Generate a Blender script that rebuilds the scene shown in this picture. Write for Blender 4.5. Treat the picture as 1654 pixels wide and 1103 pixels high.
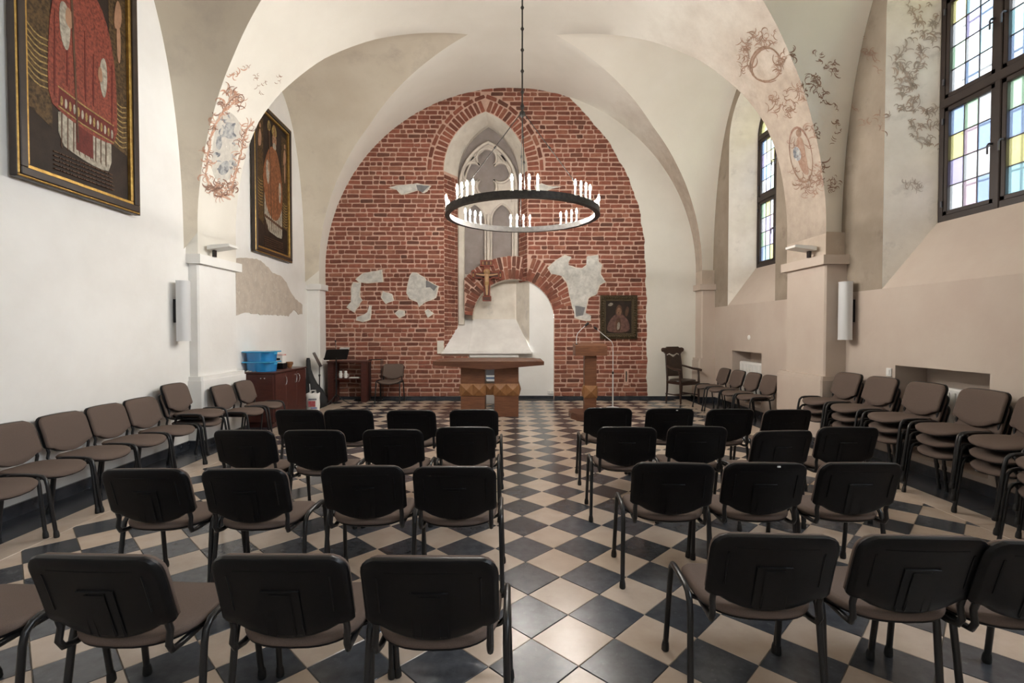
import bpy, bmesh, math, random
from math import sin, cos, pi, radians, sqrt, atan2, hypot
from mathutils import Vector, Matrix
random.seed(7)
SC = bpy.context.scene
COL = SC.collection
for o in list(bpy.data.objects): bpy.data.objects.remove(o)

# ------------------------------------------------------------------ camera, sky, exposure
F, H, PIT, YAW = 809.5, 1.575, .0225, .0088          # focal length in pixels of 1654, eye height, pitch down, yaw right
cam = bpy.data.cameras.new('camera'); cam.sensor_width = 36; cam.lens = F / 1654 * 36
cam.clip_start = .05; cam.clip_end = 200
co = bpy.data.objects.new('camera', cam); COL.objects.link(co)
co.location = (0, 0, H); co.rotation_euler = (pi / 2 - PIT, 0, -YAW); SC.camera = co

W = bpy.data.worlds.new('sky'); SC.world = W; W.use_nodes = True
_b = W.node_tree.nodes['Background']; _b.inputs[0].default_value = (.86, .93, 1, 1); _b.inputs[1].default_value = 17.0
SC.view_settings.view_transform = 'Standard'; SC.view_settings.look = 'None'
SC.view_settings.exposure = 1.2; SC.view_settings.gamma = 1; SC.view_settings.use_curve_mapping = False
SC.cycles.use_denoising = True
SC.cycles.max_bounces = 12; SC.cycles.diffuse_bounces = 8; SC.cycles.transparent_max_bounces = 12
SC.cycles.sample_clamp_indirect = 6
BULB = 380.0
def portal(loc, rot, w, h):                                # window opening that guides sampling of the sky; gives no light itself
    l = bpy.data.lights.new('window_portal', 'AREA'); l.shape = 'RECTANGLE'; l.size = w; l.size_y = h; l.cycles.is_portal = True
    o = bpy.data.objects.new('window_portal', l); COL.objects.link(o); o.location = loc; o.rotation_euler = rot
for _c in (-3.41, .88, 5.17, 9.46): portal((5.2, _c, 4.4), (0, pi / 2, 0), 3.4, 1.4)

# ------------------------------------------------------------------ materials
def _mix(nt, fac, a, b, blend='MIX'):
    n = nt.nodes.new('ShaderNodeMix'); n.data_type = 'RGBA'; n.blend_type = blend
    for s, v in ((0, fac), (6, a), (7, b)):
        if hasattr(v, 'is_output'): nt.links.new(v, n.inputs[s])
        elif s: n.inputs[s].default_value = (*v, 1)
        else: n.inputs[s].default_value = v
    return n.outputs[2]
def _noise(nt, vec, scale, detail=4, rough=.6, dist=0):
    n = nt.nodes.new('ShaderNodeTexNoise'); n.inputs['Scale'].default_value = scale
    n.inputs['Detail'].default_value = detail; n.inputs['Roughness'].default_value = rough; n.inputs['Distortion'].default_value = dist
    if vec: nt.links.new(vec, n.inputs['Vector'])
    return n.outputs['Fac']
def _ramp(nt, fac, lo, hi):
    n = nt.nodes.new('ShaderNodeMapRange'); n.inputs[1].default_value = lo; n.inputs[2].default_value = hi
    nt.links.new(fac, n.inputs[0]); return n.outputs[0]
def _math(nt, op, a, b=None):
    n = nt.nodes.new('ShaderNodeMath'); n.operation = op
    for i, v in ((0, a), (1, b)):
        if v is None: continue
        if hasattr(v, 'is_output'): nt.links.new(v, n.inputs[i])
        else: n.inputs[i].default_value = v
    return n.outputs[0]
def mat(name, c1, c2=None, rough=.6, scale=6, metal=0, bump=0, bscale=60, coat=0, spec=.5, stretch=None, rnd=0, c3=None, s3=1.2, lo=.35, hi=.65, lo3=.5, hi3=.7, emit=None, estr=0, world=False):
    m = bpy.data.materials.new(name); m.use_nodes = True; nt = m.node_tree; p = nt.nodes['Principled BSDF']
    p.inputs['Roughness'].default_value = rough; p.inputs['Metallic'].default_value = metal
    p.inputs['Specular IOR Level'].default_value = spec; p.inputs['Coat Weight'].default_value = coat
    tc = nt.nodes.new('ShaderNodeTexCoord'); vec = tc.outputs['Object']
    if world: vec = nt.nodes.new('ShaderNodeNewGeometry').outputs['Position']
    if stretch:
        mp = nt.nodes.new('ShaderNodeMapping'); mp.inputs['Scale'].default_value = stretch
        nt.links.new(vec, mp.inputs['Vector']); vec = mp.outputs[0]
    out = None
    if c2:
        out = _mix(nt, _ramp(nt, _noise(nt, vec, scale), lo, hi), c1, c2)
        if c3: out = _mix(nt, _ramp(nt, _noise(nt, vec, s3, 6, .65), lo3, hi3), out, c3)
    if rnd:
        oi = nt.nodes.new('ShaderNodeObjectInfo'); ge = nt.nodes.new('ShaderNodeNewGeometry')
        r = _math(nt, 'FRACT', _math(nt, 'ADD', oi.outputs['Random'], ge.outputs['Random Per Island']))
        v = _math(nt, 'ADD', _math(nt, 'MULTIPLY', r, 2 * rnd), 1 - rnd)
        hs = nt.nodes.new('ShaderNodeHueSaturation'); nt.links.new(v, hs.inputs['Value'])
        if out: nt.links.new(out, hs.inputs['Color'])
        else: hs.inputs['Color'].default_value = (*c1, 1)
        out = hs.outputs[0]
    if out: nt.links.new(out, p.inputs['Base Color'])
    else: p.inputs['Base Color'].default_value = (*c1, 1)
    if bump:
        b = nt.nodes.new('ShaderNodeBump'); b.inputs['Strength'].default_value = bump; b.inputs['Distance'].default_value = .01
        nt.links.new(_noise(nt, vec, bscale, 5), b.inputs['Height']); nt.links.new(b.outputs[0], p.inputs['Normal'])
    if emit:
        p.inputs['Emission Color'].default_value = (*emit, 1); p.inputs['Emission Strength'].default_value = estr
    return m
def S(*rgb):                                               # sRGB 0-255 to linear
    return tuple(((c / 255 + .055) / 1.055) ** 2.4 if c > 10 else c / 255 / 12.92 for c in rgb)
M = {}
M['wall_white'] = mat('white_limewash', (.82, .815, .795), (.765, .755, .73), .9, 1.3, bump=.25, bscale=9, world=True)
M['vault'] = mat('cream_limewash', (.74, .715, .65), (.68, .655, .59), .92, .9, bump=.3, bscale=7, world=True)
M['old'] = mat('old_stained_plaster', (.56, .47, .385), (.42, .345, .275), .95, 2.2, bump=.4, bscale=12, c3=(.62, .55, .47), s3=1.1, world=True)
M['old_light'] = mat('pale_stained_plaster', (.70, .655, .58), (.58, .53, .46), .95, 2.5, bump=.4, bscale=12, c3=(.48, .45, .41), s3=3.2, lo3=.58, hi3=.74, world=True)
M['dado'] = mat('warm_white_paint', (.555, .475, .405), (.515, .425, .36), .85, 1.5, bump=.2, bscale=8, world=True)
M['stone'] = mat('grey_stone', (.64, .585, .515), (.53, .48, .43), .9, 5, bump=.4, bscale=30)
M['mauve'] = mat('grey_mauve_plaster', (.31, .27, .255), (.26, .225, .21), .95, 4, bump=.3, world=True)
M['slab'] = mat('white_marble_slab', (.76, .745, .72), (.66, .64, .62), .7, 3, bump=.1)
M['patch'] = mat('grey_plaster_remnant', (.60, .585, .545), (.43, .42, .395), .95, 9, bump=.6, bscale=35, c3=(.70, .68, .635), s3=4)
M['patch_beige'] = mat('beige_bare_plaster', (.54, .475, .40), (.44, .385, .325), .95, 7, bump=.5, bscale=30, c3=(.60, .55, .48), s3=14, world=True)
M['mortar'] = mat('pink_grey_mortar', (.585, .385, .305), (.50, .325, .255), .95, 8, bump=.6, bscale=40, world=True)
M['brick'] = mat('red_brick', (.240, .084, .054), (.170, .057, .037), .9, 14, bump=.6, bscale=45, rnd=.30, world=True)
M['brick_dark'] = mat('burnt_and_shade_brick', (.125, .047, .031), (.17, .068, .044), .85, 14, bump=.6, bscale=45, rnd=.3, world=True)
M['brick_pink'] = mat('pale_red_brick', (.295, .125, .080), (.225, .085, .055), .92, 14, bump=.6, bscale=45, rnd=.2, world=True)
M['tile_dark'] = mat('dark_slate_tile', (.050, .054, .064), (.076, .081, .092), .22, 14, rnd=.25, c3=(.13, .135, .14), s3=26, lo3=.60, hi3=.78, bump=.05, bscale=60, world=True)
M['tile_light'] = mat('beige_limestone_tile', (.58, .475, .39), (.51, .405, .32), .22, 5, rnd=.10, c3=(.48, .385, .31), s3=9, lo3=.62, hi3=.8, bump=.04, bscale=60, world=True)
M['grout'] = mat('grey_grout', (.20, .18, .16), None, .9)
M['marble_dark'] = mat('dark_marble', (.022, .025, .032), (.045, .05, .06), .25, 6, c3=(.09, .1, .11), s3=11, lo3=.62, hi3=.8, world=True)
M['plastic'] = mat('black_plastic', (.004, .004, .0045), (.006, .006, .007), .36, 40, bump=.05, bscale=500, spec=.22)
M['steel'] = mat('black_steel_tube', (.009, .009, .01), None, .32)
M['rubber'] = mat('black_rubber', (.008, .008, .008), None, .6)
M['fabric'] = mat('brown_fabric', (.142, .106, .089), (.116, .085, .071), .97, 300, bump=.25, bscale=700, spec=.2)
M['wood'] = mat('reddish_brown_wood', (.20, .080, .036), (.13, .050, .023), .55, 3, stretch=(2, 2, 14))
M['wood_light'] = mat('honey_wood', (.31, .145, .052), (.24, .105, .038), .55, 4, stretch=(8, 2, 2))
M['wood_top'] = mat('brown_table_wood', (.16, .07, .04), (.11, .045, .026), .5, 3, stretch=(1.5, 12, 12))
M['wood_dark'] = mat('dark_carved_wood', (.042, .02, .012), (.028, .013, .009), .4, 5, stretch=(3, 3, 12))
M['mahogany'] = mat('dark_cherry_laminate', (.075, .022, .016), (.055, .015, .012), .35, 3, stretch=(2, 2, 10))
M['leather'] = mat('dark_leather', (.03, .02, .015), (.05, .032, .022), .5, 18)
M['iron'] = mat('dark_iron', (.035, .032, .03), (.06, .055, .05), .5, 20, metal=.6, bump=.2)
M['candle'] = mat('white_candle_sleeve', (.85, .82, .74), None, .5)
M['bulb'] = mat('lit_bulb', (1, .8, .5), None, .4, emit=(1, .95, .88), estr=BULB)
M['chrome'] = mat('chrome', (.7, .7, .72), None, .25, metal=1)
M['white_paint'] = mat('white_enamel', (.78, .77, .74), None, .4)
M['grey_paint'] = mat('pale_grey_enamel', (.62, .63, .64), None, .45)
M['frame_wood'] = mat('dark_brown_window_wood', (.018, .010, .008), (.026, .015, .011), .5, 5)
M['lead'] = mat('lead_came', (.10, .10, .11), None, .5, metal=.5)
M['gold'] = mat('worn_gilding', (.56, .36, .10), (.36, .21, .06), .35, 18, metal=.75, bump=.3, bscale=90)
M['frame_black'] = mat('black_brown_frame', (.022, .014, .010), (.035, .022, .015), .45, 8)
M['carved_gilt'] = mat('tarnished_carved_gilding', (.12, .085, .04), (.035, .025, .015), .5, 60, metal=.4, bump=1, bscale=120)
def glass(name, c, haze=.22):                            # thin solid pane: light crosses two faces, so each takes half the tint
    c = tuple(x ** .5 for x in c)
    m = bpy.data.materials.new(name); m.use_nodes = True; nt = m.node_tree; nt.nodes.clear()
    out = nt.nodes.new('ShaderNodeOutputMaterial'); tr = nt.nodes.new('ShaderNodeBsdfTransparent'); tl = nt.nodes.new('ShaderNodeBsdfTranslucent')
    gl = nt.nodes.new('ShaderNodeBsdfGlossy'); gl.inputs['Roughness'].default_value = .1
    tr.inputs[0].default_value = (*c, 1); tl.inputs[0].default_value = (*c, 1)
    m1 = nt.nodes.new('ShaderNodeMixShader'); m1.inputs[0].default_value = haze; m2 = nt.nodes.new('ShaderNodeMixShader'); m2.inputs[0].default_value = .05
    nt.links.new(tr.outputs[0], m1.inputs[1]); nt.links.new(tl.outputs[0], m1.inputs[2])
    nt.links.new(m1.outputs[0], m2.inputs[1]); nt.links.new(gl.outputs[0], m2.inputs[2]); nt.links.new(m2.outputs[0], out.inputs[0])
    return m
PANES = [glass('clear_pane', (0.126, 0.129, 0.129)), glass('pale_blue_pane', (0.065, 0.085, 0.121)), glass('lilac_pane', (0.085, 0.078, 0.117)),
         glass('pale_green_pane', (0.083, 0.117, 0.083)), glass('yellow_pane', (0.126, 0.117, 0.053)), glass('aqua_pane', (0.069, 0.109, 0.117)), glass('pink_pane', (0.121, 0.095, 0.107)), glass('added_window_pane', (.95, .96, .97), .08)]
def painting_mat(name, c, d=.5, sc=14):
    return mat(name, c, tuple(x * d for x in c), .62, sc, bump=.15, bscale=60, spec=.3)

# ------------------------------------------------------------------ mesh helpers
class MB:
    def __init__(s): s.v = []; s.f = []; s.m = []; s.k = 0
    def face(s, pts, mi=None):
        b = len(s.v); s.v += [tuple(p) for p in pts]; s.f.append(list(range(b, b + len(pts)))); s.m.append(s.k if mi is None else mi)
    def add(s, vs, fs, mi=None):
        b = len(s.v); s.v += [tuple(p) for p in vs]
        for f in fs: s.f.append([b + i for i in f]); s.m.append(s.k if mi is None else mi)
    def box(s, x0, x1, y0, y1, z0, z1, ch=0, mi=None):
        if ch:
            ch = min(ch, (x1 - x0) / 3, (y1 - y0) / 3, (z1 - z0) / 3)
            vs = []; idx = {}
            for i, (x, sx) in enumerate(((x0, 1), (x1, -1))):
                for j, (y, sy) in enumerate(((y0, 1), (y1, -1))):
                    for k, (z, sz) in enumerate(((z0, 1), (z1, -1))):
                        for a in range(3):
                            p = [x + sx * ch, y + sy * ch, z + sz * ch]; p[a] = (x, y, z)[a]
                            idx[i, j, k, a] = len(vs); vs.append(p)
            fs = []
            for a in range(3):
                b, c = (a + 1) % 3, (a + 2) % 3
                for e in (0, 1):
                    q = []
                    for eb, ec in ((0, 0), (1, 0), (1, 1), (0, 1)):
                        t = [0, 0, 0]; t[a] = e; t[b] = eb; t[c] = ec; q.append(idx[t[0], t[1], t[2], a])
                    fs.append(q if e else q[::-1])
                for eb in (0, 1):
                    for ec in (0, 1):
                        q = []
                        for e, ax in ((0, b), (1, b), (1, c), (0, c)):
                            t = [0, 0, 0]; t[a] = e; t[b] = eb; t[c] = ec; q.append(idx[t[0], t[1], t[2], ax])
                        fs.append(q if eb ^ ec else q[::-1])
            for i in (0, 1):
                for j in (0, 1):
                    for k in (0, 1):
                        q = [idx[i, j, k, a] for a in range(3)]
                        fs.append(q if (i + j + k) % 2 else q[::-1])
            s.add(vs, fs, mi)
        else:
            vs = [(x, y, z) for x in (x0, x1) for y in (y0, y1) for z in (z0, z1)]
            s.add(vs, [(0, 1, 3, 2), (4, 6, 7, 5), (0, 4, 5, 1), (2, 3, 7, 6), (0, 2, 6, 4), (1, 5, 7, 3)], mi)
    def tube(s, pts, r, n=8, mi=None, cap=True, flat=1):
        pts = [Vector(p) for p in pts]; rs = r if isinstance(r, (list, tuple)) else [r] * len(pts)
        rings = []; up = None; base = len(s.v)
        for i, p in enumerate(pts):
            t = (pts[min(i + 1, len(pts) - 1)] - pts[max(i - 1, 0)]).normalized()
            if up is None:
                a = Vector((1, 0, 0)) if abs(t.x) < .8 else Vector((0, 1, 0))
                up = (a - t * a.dot(t)).normalized()
            else: up = (up - t * up.dot(t)).normalized()
            b = t.cross(up)
            for k in range(n):
                q = 2 * pi * k / n; s.v.append(tuple(p + (up * cos(q) * flat + b * sin(q)) * rs[i]))
        mm = s.k if mi is None else mi
        for i in range(len(pts) - 1):
            for k in range(n):
                a = base + i * n + k; b2 = base + i * n + (k + 1) % n; s.f.append([a, b2, b2 + n, a + n]); s.m.append(mm)
        if cap:
            s.f.append([base + k for k in range(n)][::-1]); s.m.append(mm)
            e = base + (len(pts) - 1) * n; s.f.append([e + k for k in range(n)]); s.m.append(mm)
    def lathe(s, prof, c=(0, 0, 0), n=16, mi=None, axis='z'):
        base = len(s.v); mm = s.k if mi is None else mi
        for r, z in prof:
            for k in range(n):
                q = 2 * pi * k / n; p = (r * cos(q), r * sin(q), z)
                if axis == 'y': p = (p[0], p[2], p[1])
                if axis == 'x': p = (p[2], p[0], p[1])
                s.v.append((c[0] + p[0], c[1] + p[1], c[2] + p[2]))
        for i in range(len(prof) - 1):
            for k in range(n):
                a = base + i * n + k; b = base + i * n + (k + 1) % n; s.f.append([a, b, b + n, a + n]); s.m.append(mm)
        s.f.append([base + k for k in range(n)][::-1]); s.m.append(mm)
        e = base + (len(prof) - 1) * n; s.f.append([e + k for k in range(n)]); s.m.append(mm)
    def prism(s, poly, fn, t0, t1, mi=None):               # 2-D outline (a, b) mapped by fn(a, b, t), closed between t0 and t1
        n = len(poly); base = len(s.v); mm = s.k if mi is None else mi
        for t in (t0, t1):
            for a, b in poly: s.v.append(tuple(fn(a, b, t)))
        for i in range(n):
            j = (i + 1) % n; s.f.append([base + i, base + j, base + n + j, base + n + i]); s.m.append(mm)
        s.f.append([base + i for i in range(n)][::-1]); s.m.append(mm); s.f.append([base + n + i for i in range(n)]); s.m.append(mm)
    def grid(s, rows, mi=None, closed=False):
        base = len(s.v); n = len(rows[0]); mm = s.k if mi is None else mi
        for r in rows: s.v += [tuple(p) for p in r]
        for i in range(len(rows) - 1):
            for k in range(n if closed else n - 1):
                a = base + i * n + k; b = base + i * n + (k + 1) % n; s.f.append([a, b, b + n, a + n]); s.m.append(mm)
    def mesh(s, name, mats, smooth=0):
        me = bpy.data.meshes.new(name); me.from_pydata(s.v, [], s.f); me.update()
        for m in (mats if isinstance(mats, list) else [mats]): me.materials.append(M[m] if isinstance(m, str) else m)
        me.polygons.foreach_set('material_index', s.m)
        bm = bmesh.new(); bm.from_mesh(me)
        if smooth > 0: bmesh.ops.remove_doubles(bm, verts=bm.verts, dist=.0004)
        bmesh.ops.recalc_face_normals(bm, faces=bm.faces); bm.to_mesh(me); bm.free()
        if smooth:
            me.polygons.foreach_set('use_smooth', [True] * len(me.polygons))
            if smooth > 0: me.set_sharp_from_angle(angle=radians(smooth))
        return me
    def build(s, name, mats, parent=None, smooth=0):
        return link(name, s.mesh(name, mats, smooth), parent)
def link(name, me, parent=None):
    o = bpy.data.objects.new(name, me); COL.objects.link(o)
    if parent: o.parent = parent
    return o
def tag(o, label, cat, group=None, kind=None):
    if label: o['label'] = label
    if cat: o['category'] = cat
    if group: o['group'] = group
    if kind: o['kind'] = kind
    return o
def thing(name, label, cat, loc=(0, 0, 0), rz=0, group=None):
    o = bpy.data.objects.new(name, None); COL.objects.link(o); o.empty_display_size = .1
    o.location = loc; o.rotation_euler = (0, 0, rz); return tag(o, label, cat, group)
def struct(o): o['kind'] = 'structure'; return o
def kids(o): return [c for c in list(COL.objects) if c.parent is o]
def cutout(mb, outer, holes, fn, mi=None):                 # flat wall with openings, filled between the loops
    bm = bmesh.new()
    for loop in [outer] + holes:
        vs = [bm.verts.new((a, b, 0)) for a, b in loop]
        for i in range(len(vs)): bm.edges.new((vs[i - 1], vs[i]))
    bmesh.ops.triangle_fill(bm, edges=bm.edges[:], use_beauty=True, normal=(0, 0, 1))
    bm.verts.index_update()
    mb.add([fn(v.co.x, v.co.y) for v in bm.verts], [[v.index for v in f.verts] for f in bm.faces], mi); bm.free()
def arc(cx, cy, r, a0, a1, n): return [(cx + r * cos(radians(a0 + (a1 - a0) * i / n)), cy + r * sin(radians(a0 + (a1 - a0) * i / n))) for i in range(n + 1)]
def interp(tab, x):
    for (a, b), (c, d) in zip(tab, tab[1:]):
        if x <= c: return b + (d - b) * max(0, (x - a)) / (c - a)
    return tab[-1][1]
# measuring helper: the ray through a photo pixel, met with a real plane of the room
_fw = Vector((sin(YAW) * cos(PIT), cos(YAW) * cos(PIT), -sin(PIT))); _rt = Vector((cos(YAW), -sin(YAW), 0)); _up = _rt.cross(_fw)
def _ray(px, py): return _fw + _rt * ((px - 827) / F) - _up * ((py - 551.5) / F)
def atY(px, py, Y): r = _ray(px, py); t = Y / r.y; return Vector((r.x * t, Y, H + r.z * t))
def atX(px, py, X): r = _ray(px, py); t = X / r.x; return Vector((X, r.y * t, H + r.z * t))
def atZ(px, py, Z): r = _ray(px, py); t = (Z - H) / r.z; return Vector((r.x * t, r.y * t, Z))

# ------------------------------------------------------------------ room dimensions
YB, YR = 11.4, -6.0                                       # brick end wall, wall behind the camera
XR = 4.57                                                  # window wall
def XL(y): return -4.03 - .0325 * y                        # left wall, slightly skewed
CX, VA, VB, ZC = .08, 4.2, 4.15, 2.88                      # barrel vault: centre, half width, rise, springing
BAYS = [-3.62, .67, 4.96, 9.25]  # first bay unseen, added to hold another clear window
TOPA = 79
WB = [(0, 1.77), (10, 1.75), (20, 1.68), (32, 1.53), (45, 1.30), (57, .85), (68, .44), (79, 0)]
WF = [(0, 1.58), (10, 1.62), (20, 1.68), (26, 1.68), (33, 1.57), (45, 1.28), (57, .86), (68, .42), (79, 0)]
def vault(th, y, side, off=0):                             # th in degrees from the springing
    t = radians(th); return Vector((CX + side * (VA - off) * cos(t), y, ZC + (VB - off) * sin(t)))

# ------------------------------------------------------------------ ceiling: barrel vault with lunettes
mb = MB()
ths = [i * TOPA / 40 for i in range(41)]
for side in (-1, 1):
    edges = [(None, BAYS[0])] + [(BAYS[i], BAYS[i + 1]) for i in range(3)] + [(BAYS[3], None)]
    for a, b in edges:
        rows = []
        for th in ths:
            y0 = YR if a is None else a + interp(WB, th); y1 = YB + .05 if b is None else b - interp(WF, th)
            rows.append([vault(th, y0 + (y1 - y0) * k / 10, side) for k in range(11)])
        mb.grid(rows)
    mb.grid([[vault(TOPA + (90 - TOPA) * i / 5, YR + (YB + .05 - YR) * k / 30, side) for k in range(31)] for i in range(6)])
for side in (-1, 1):
    mb.k = 1 if side < 0 else 2
    for c in BAYS:
        hw, zc = (1.66, 6.28) if side < 0 else (1.9, 6.6)
        rows = []
        for i in range(-40, 41):
            u = 1 - abs(i) / 40; th = TOPA * u
            g = vault(th, c + (interp(WB, th) if i > 0 else -interp(WF, th)), side)
            q = radians(90 * u); yw = c + (1 if i > 0 else -1) * hw * cos(q) ** .8
            wl = Vector((XL(yw) - .02 if side < 0 else XR + .02, yw, 2.6 + (zc - 2.6) * sin(q) ** .9))
            wl.z = max(wl.z, 2.6)
            rows.append([g.lerp(wl, k / 10) + Vector((0, 0, .16 * sin(pi * k / 10) * u)) for k in range(11)])
        mb.grid(rows)
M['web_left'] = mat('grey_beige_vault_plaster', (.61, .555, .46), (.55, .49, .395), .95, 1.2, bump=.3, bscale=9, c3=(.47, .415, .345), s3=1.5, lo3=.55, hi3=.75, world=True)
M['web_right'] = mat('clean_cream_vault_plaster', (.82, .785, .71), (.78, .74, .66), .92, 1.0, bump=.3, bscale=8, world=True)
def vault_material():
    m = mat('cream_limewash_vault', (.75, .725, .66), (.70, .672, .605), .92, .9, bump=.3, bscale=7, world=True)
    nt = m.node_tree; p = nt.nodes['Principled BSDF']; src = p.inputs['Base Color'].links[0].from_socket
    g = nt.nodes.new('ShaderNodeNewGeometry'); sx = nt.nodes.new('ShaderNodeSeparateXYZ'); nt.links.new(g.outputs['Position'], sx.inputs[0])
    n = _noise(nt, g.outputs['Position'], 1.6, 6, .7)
    # old plaster round the window-side wall paintings, with that side's shade painted in too
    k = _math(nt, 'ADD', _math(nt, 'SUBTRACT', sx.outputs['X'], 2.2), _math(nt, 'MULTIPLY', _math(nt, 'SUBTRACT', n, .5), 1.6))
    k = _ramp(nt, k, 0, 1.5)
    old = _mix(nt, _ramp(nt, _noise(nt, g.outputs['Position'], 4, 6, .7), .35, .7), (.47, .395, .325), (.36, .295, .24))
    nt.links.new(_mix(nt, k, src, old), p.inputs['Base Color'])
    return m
M['vault_old_shade'] = vault_material()
ceiling = struct(mb.build('ceiling', ['vault_old_shade', 'web_left', 'web_right'], smooth=50))

# ------------------------------------------------------------------ side walls
mb = MB()
ys = [YR + (YB + .3 - YR) * i / 12 for i in range(13)]
mb.grid([[(XL(y), y, z) for y in ys] for z in (0, 1.5, 3, 4.5, 6, 7)])
wall_left = struct(mb.build('wall_left', 'wall_white'))
WINC = [5.17 - 8.58, 5.17 - 4.29, 5.17, 9.46]                           # window centres along the window wall; first two unseen, added for more daylight
WT, GX, ZS, ZG, ZSP = .92, XR + .52, 2.08, 2.83, 5.42      # opening half width, glass plane, sill front, sill back, springing
GW = .70
def opening(c, w, zb, zsp): return [(c - w, zb)] + [(c + p[0], p[1]) for p in arc(0, zsp, w, 180, 0, 20)] + [(c + w, zb)]
NICHES = [(4.70, 5.86), (8.97, 10.15)]
mb = MB()
DY0, DY1 = YR - .1, YB + .3
holes = [opening(c, WT, ZS, ZSP) for c in WINC]
lp = [(DY0, ZS)]
for c, h in zip(WINC, holes): lp += [(c - WT, ZS)] + h[1:-1] + [(c + WT, ZS)]
cutout(mb, lp + [(DY1, ZS), (DY1, 7), (DY0, 7)], [], lambda a, b: (XR, a, b), 0)
cutout(mb, [(DY0, 0), (DY1, 0), (DY1, ZS), (DY0, ZS)], [[(a, .16), (b, .16), (b, 1.162), (a, 1.162)] for a, b in NICHES], lambda a, b: (XR, a, b), 1)
for a, b in NICHES:                                        # radiator recesses
    mb.k = 1; X2 = XR + .38
    for q in ([(XR, a, .16), (XR, a, 1.162), (X2, a, 1.162), (X2, a, .16)], [(XR, b, .16), (XR, b, 1.162), (X2, b, 1.162), (X2, b, .16)],
              [(XR, a, 1.162), (XR, b, 1.162), (X2, b, 1.162), (X2, a, 1.162)], [(XR, a, .16), (XR, b, .16), (X2, b, .16), (X2, a, .16)], [(X2, a, .16), (X2, a, 1.162), (X2, b, 1.162), (X2, b, .16)]): mb.face(q)
for c in WINC:                                             # splayed window reveals and sloping sills
    o1 = opening(c, WT, ZS, ZSP); o2 = opening(c, GW, ZG, ZSP)
    mb.k = 2; mb.grid([[(XR, *p) for p in o1], [(GX - .05, *p) for p in o2], [(GX + .1, *p) for p in o2]])
    mb.k = 3; mb.face([(XR, *o1[0]), (XR, *o1[-1]), (GX - .05, *o2[-1]), (GX - .05, *o2[0])])
    mb.face([(GX + .1, *o2[0]), (GX + .1, *o2[-1]), (GX - .05, *o2[-1]), (GX - .05, *o2[0])])
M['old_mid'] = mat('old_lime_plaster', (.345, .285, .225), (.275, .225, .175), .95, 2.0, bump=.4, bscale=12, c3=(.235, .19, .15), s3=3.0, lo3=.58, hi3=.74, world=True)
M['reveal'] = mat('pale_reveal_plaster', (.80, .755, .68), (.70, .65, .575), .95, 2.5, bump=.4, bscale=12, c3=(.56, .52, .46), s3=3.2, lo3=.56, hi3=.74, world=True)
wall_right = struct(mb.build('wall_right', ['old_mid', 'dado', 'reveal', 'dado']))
# wall behind the camera
mb = MB(); mb.grid([[(x, YR, z) for x in (-4.4, -2, 0, 2, 5.2)] for z in (0, 2, 4, 7.2)]); struct(mb.build('wall_front', 'wall_white'))

# piers, capitals and bases that carry the vault (one trim each)
def pier(side, y0, y1, n, ledge_y1=None):
    mb = MB(); f = CX + side * VA; wl = (lambda y: XL(y)) if side < 0 else (lambda y: XR)
    def blk(off, ya, yb, z0, z1, k, wy=0):
        x = f - side * off
        pts = [(wl(ya) + side * .1, ya - wy), (x, ya), (x, yb), (wl(yb) + side * .1, yb + wy)]
        if z0 < 1.2:                                        # lightly worn arris
            pts = [(wl(ya) + side * .1, ya - wy), (x + side * .02, ya), (x, ya + .02), (x, yb - .02), (x + side * .02, yb), (wl(yb) + side * .1, yb + wy)]
        mb.prism(pts, lambda a, b, t: (a, b, t), z0, z1, k)
    blk(0, y0, y1, 2.56, ZC + .02, 0, .1 if side < 0 else -.06)
    blk(0, y0, y1, .9, 2.47, 1)
    blk(.06, y0 - .055, y1 + .055, 2.46, 2.585, 1)
    yb2 = y1 + .13 if ledge_y1 is None else ledge_y1
    blk(.07, y0 - .05, yb2, 0, .90, 1)
    blk(.055, y0 - .035, yb2 - .01, .90, .955, 1)
    o = struct(mb.build('trim_%d' % n, ['vault_old_shade' if side < 0 else 'old', 'wall_white' if side < 0 else 'dado'])); return o
PY = [(BAYS[i] + 1.77, BAYS[i + 1] - 1.58) for i in range(3)] + [(BAYS[3] + 1.77, YB + .02)]
n = 1
for side in (-1, 1):
    for i, (a, b) in enumerate(PY): pier(side, a, b, n, YB + .02 if i == 3 else None); n += 1
# dark marble skirting along the side walls and round the pier feet
for side, nm in ((-1, 'left'), (1, 'right')):
    mb = MB(); pts = []
    wl = (lambda y: XL(y)) if side < 0 else (lambda y: XR); f = CX + side * (VA - .07)
    y = YR
    for i, (a, b) in enumerate(PY):
        b2 = b + .13 if i < 3 else YB + .02
        mb_pts = [(y, None), (a - .05, None)]
        segs = [((wl(y), y), (wl(a - .05), a - .05)), ((wl(a - .05), a - .05), (f, a - .05)), ((f, a - .05), (f, b2)), ((f, b2), (wl(b2), b2))]
        if i == 3: segs = segs[:3]
        for (p, q) in segs:
            p, q = Vector(p), Vector(q); d = (q - p).normalized(); nrm = Vector((d.y, -d.x))
            if nrm.dot(Vector((-side, 0))) < -.1 or (abs(nrm.x) < .3 and nrm.y * (1 if p.y > a else -1) < 0): nrm = -nrm
            p = p - d * .0; q = q + d * .0
            mb.prism([tuple(p - nrm * .01 - d * .02), tuple(q - nrm * .01 + d * .02), tuple(q + nrm * .022 + d * .02), tuple(p + nrm * .022 - d * .02)], lambda aa, bb, t: (aa, bb, t), 0, .105)
        y = b2
    struct(mb.build('baseboard_' + nm, 'marble_dark'))

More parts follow.
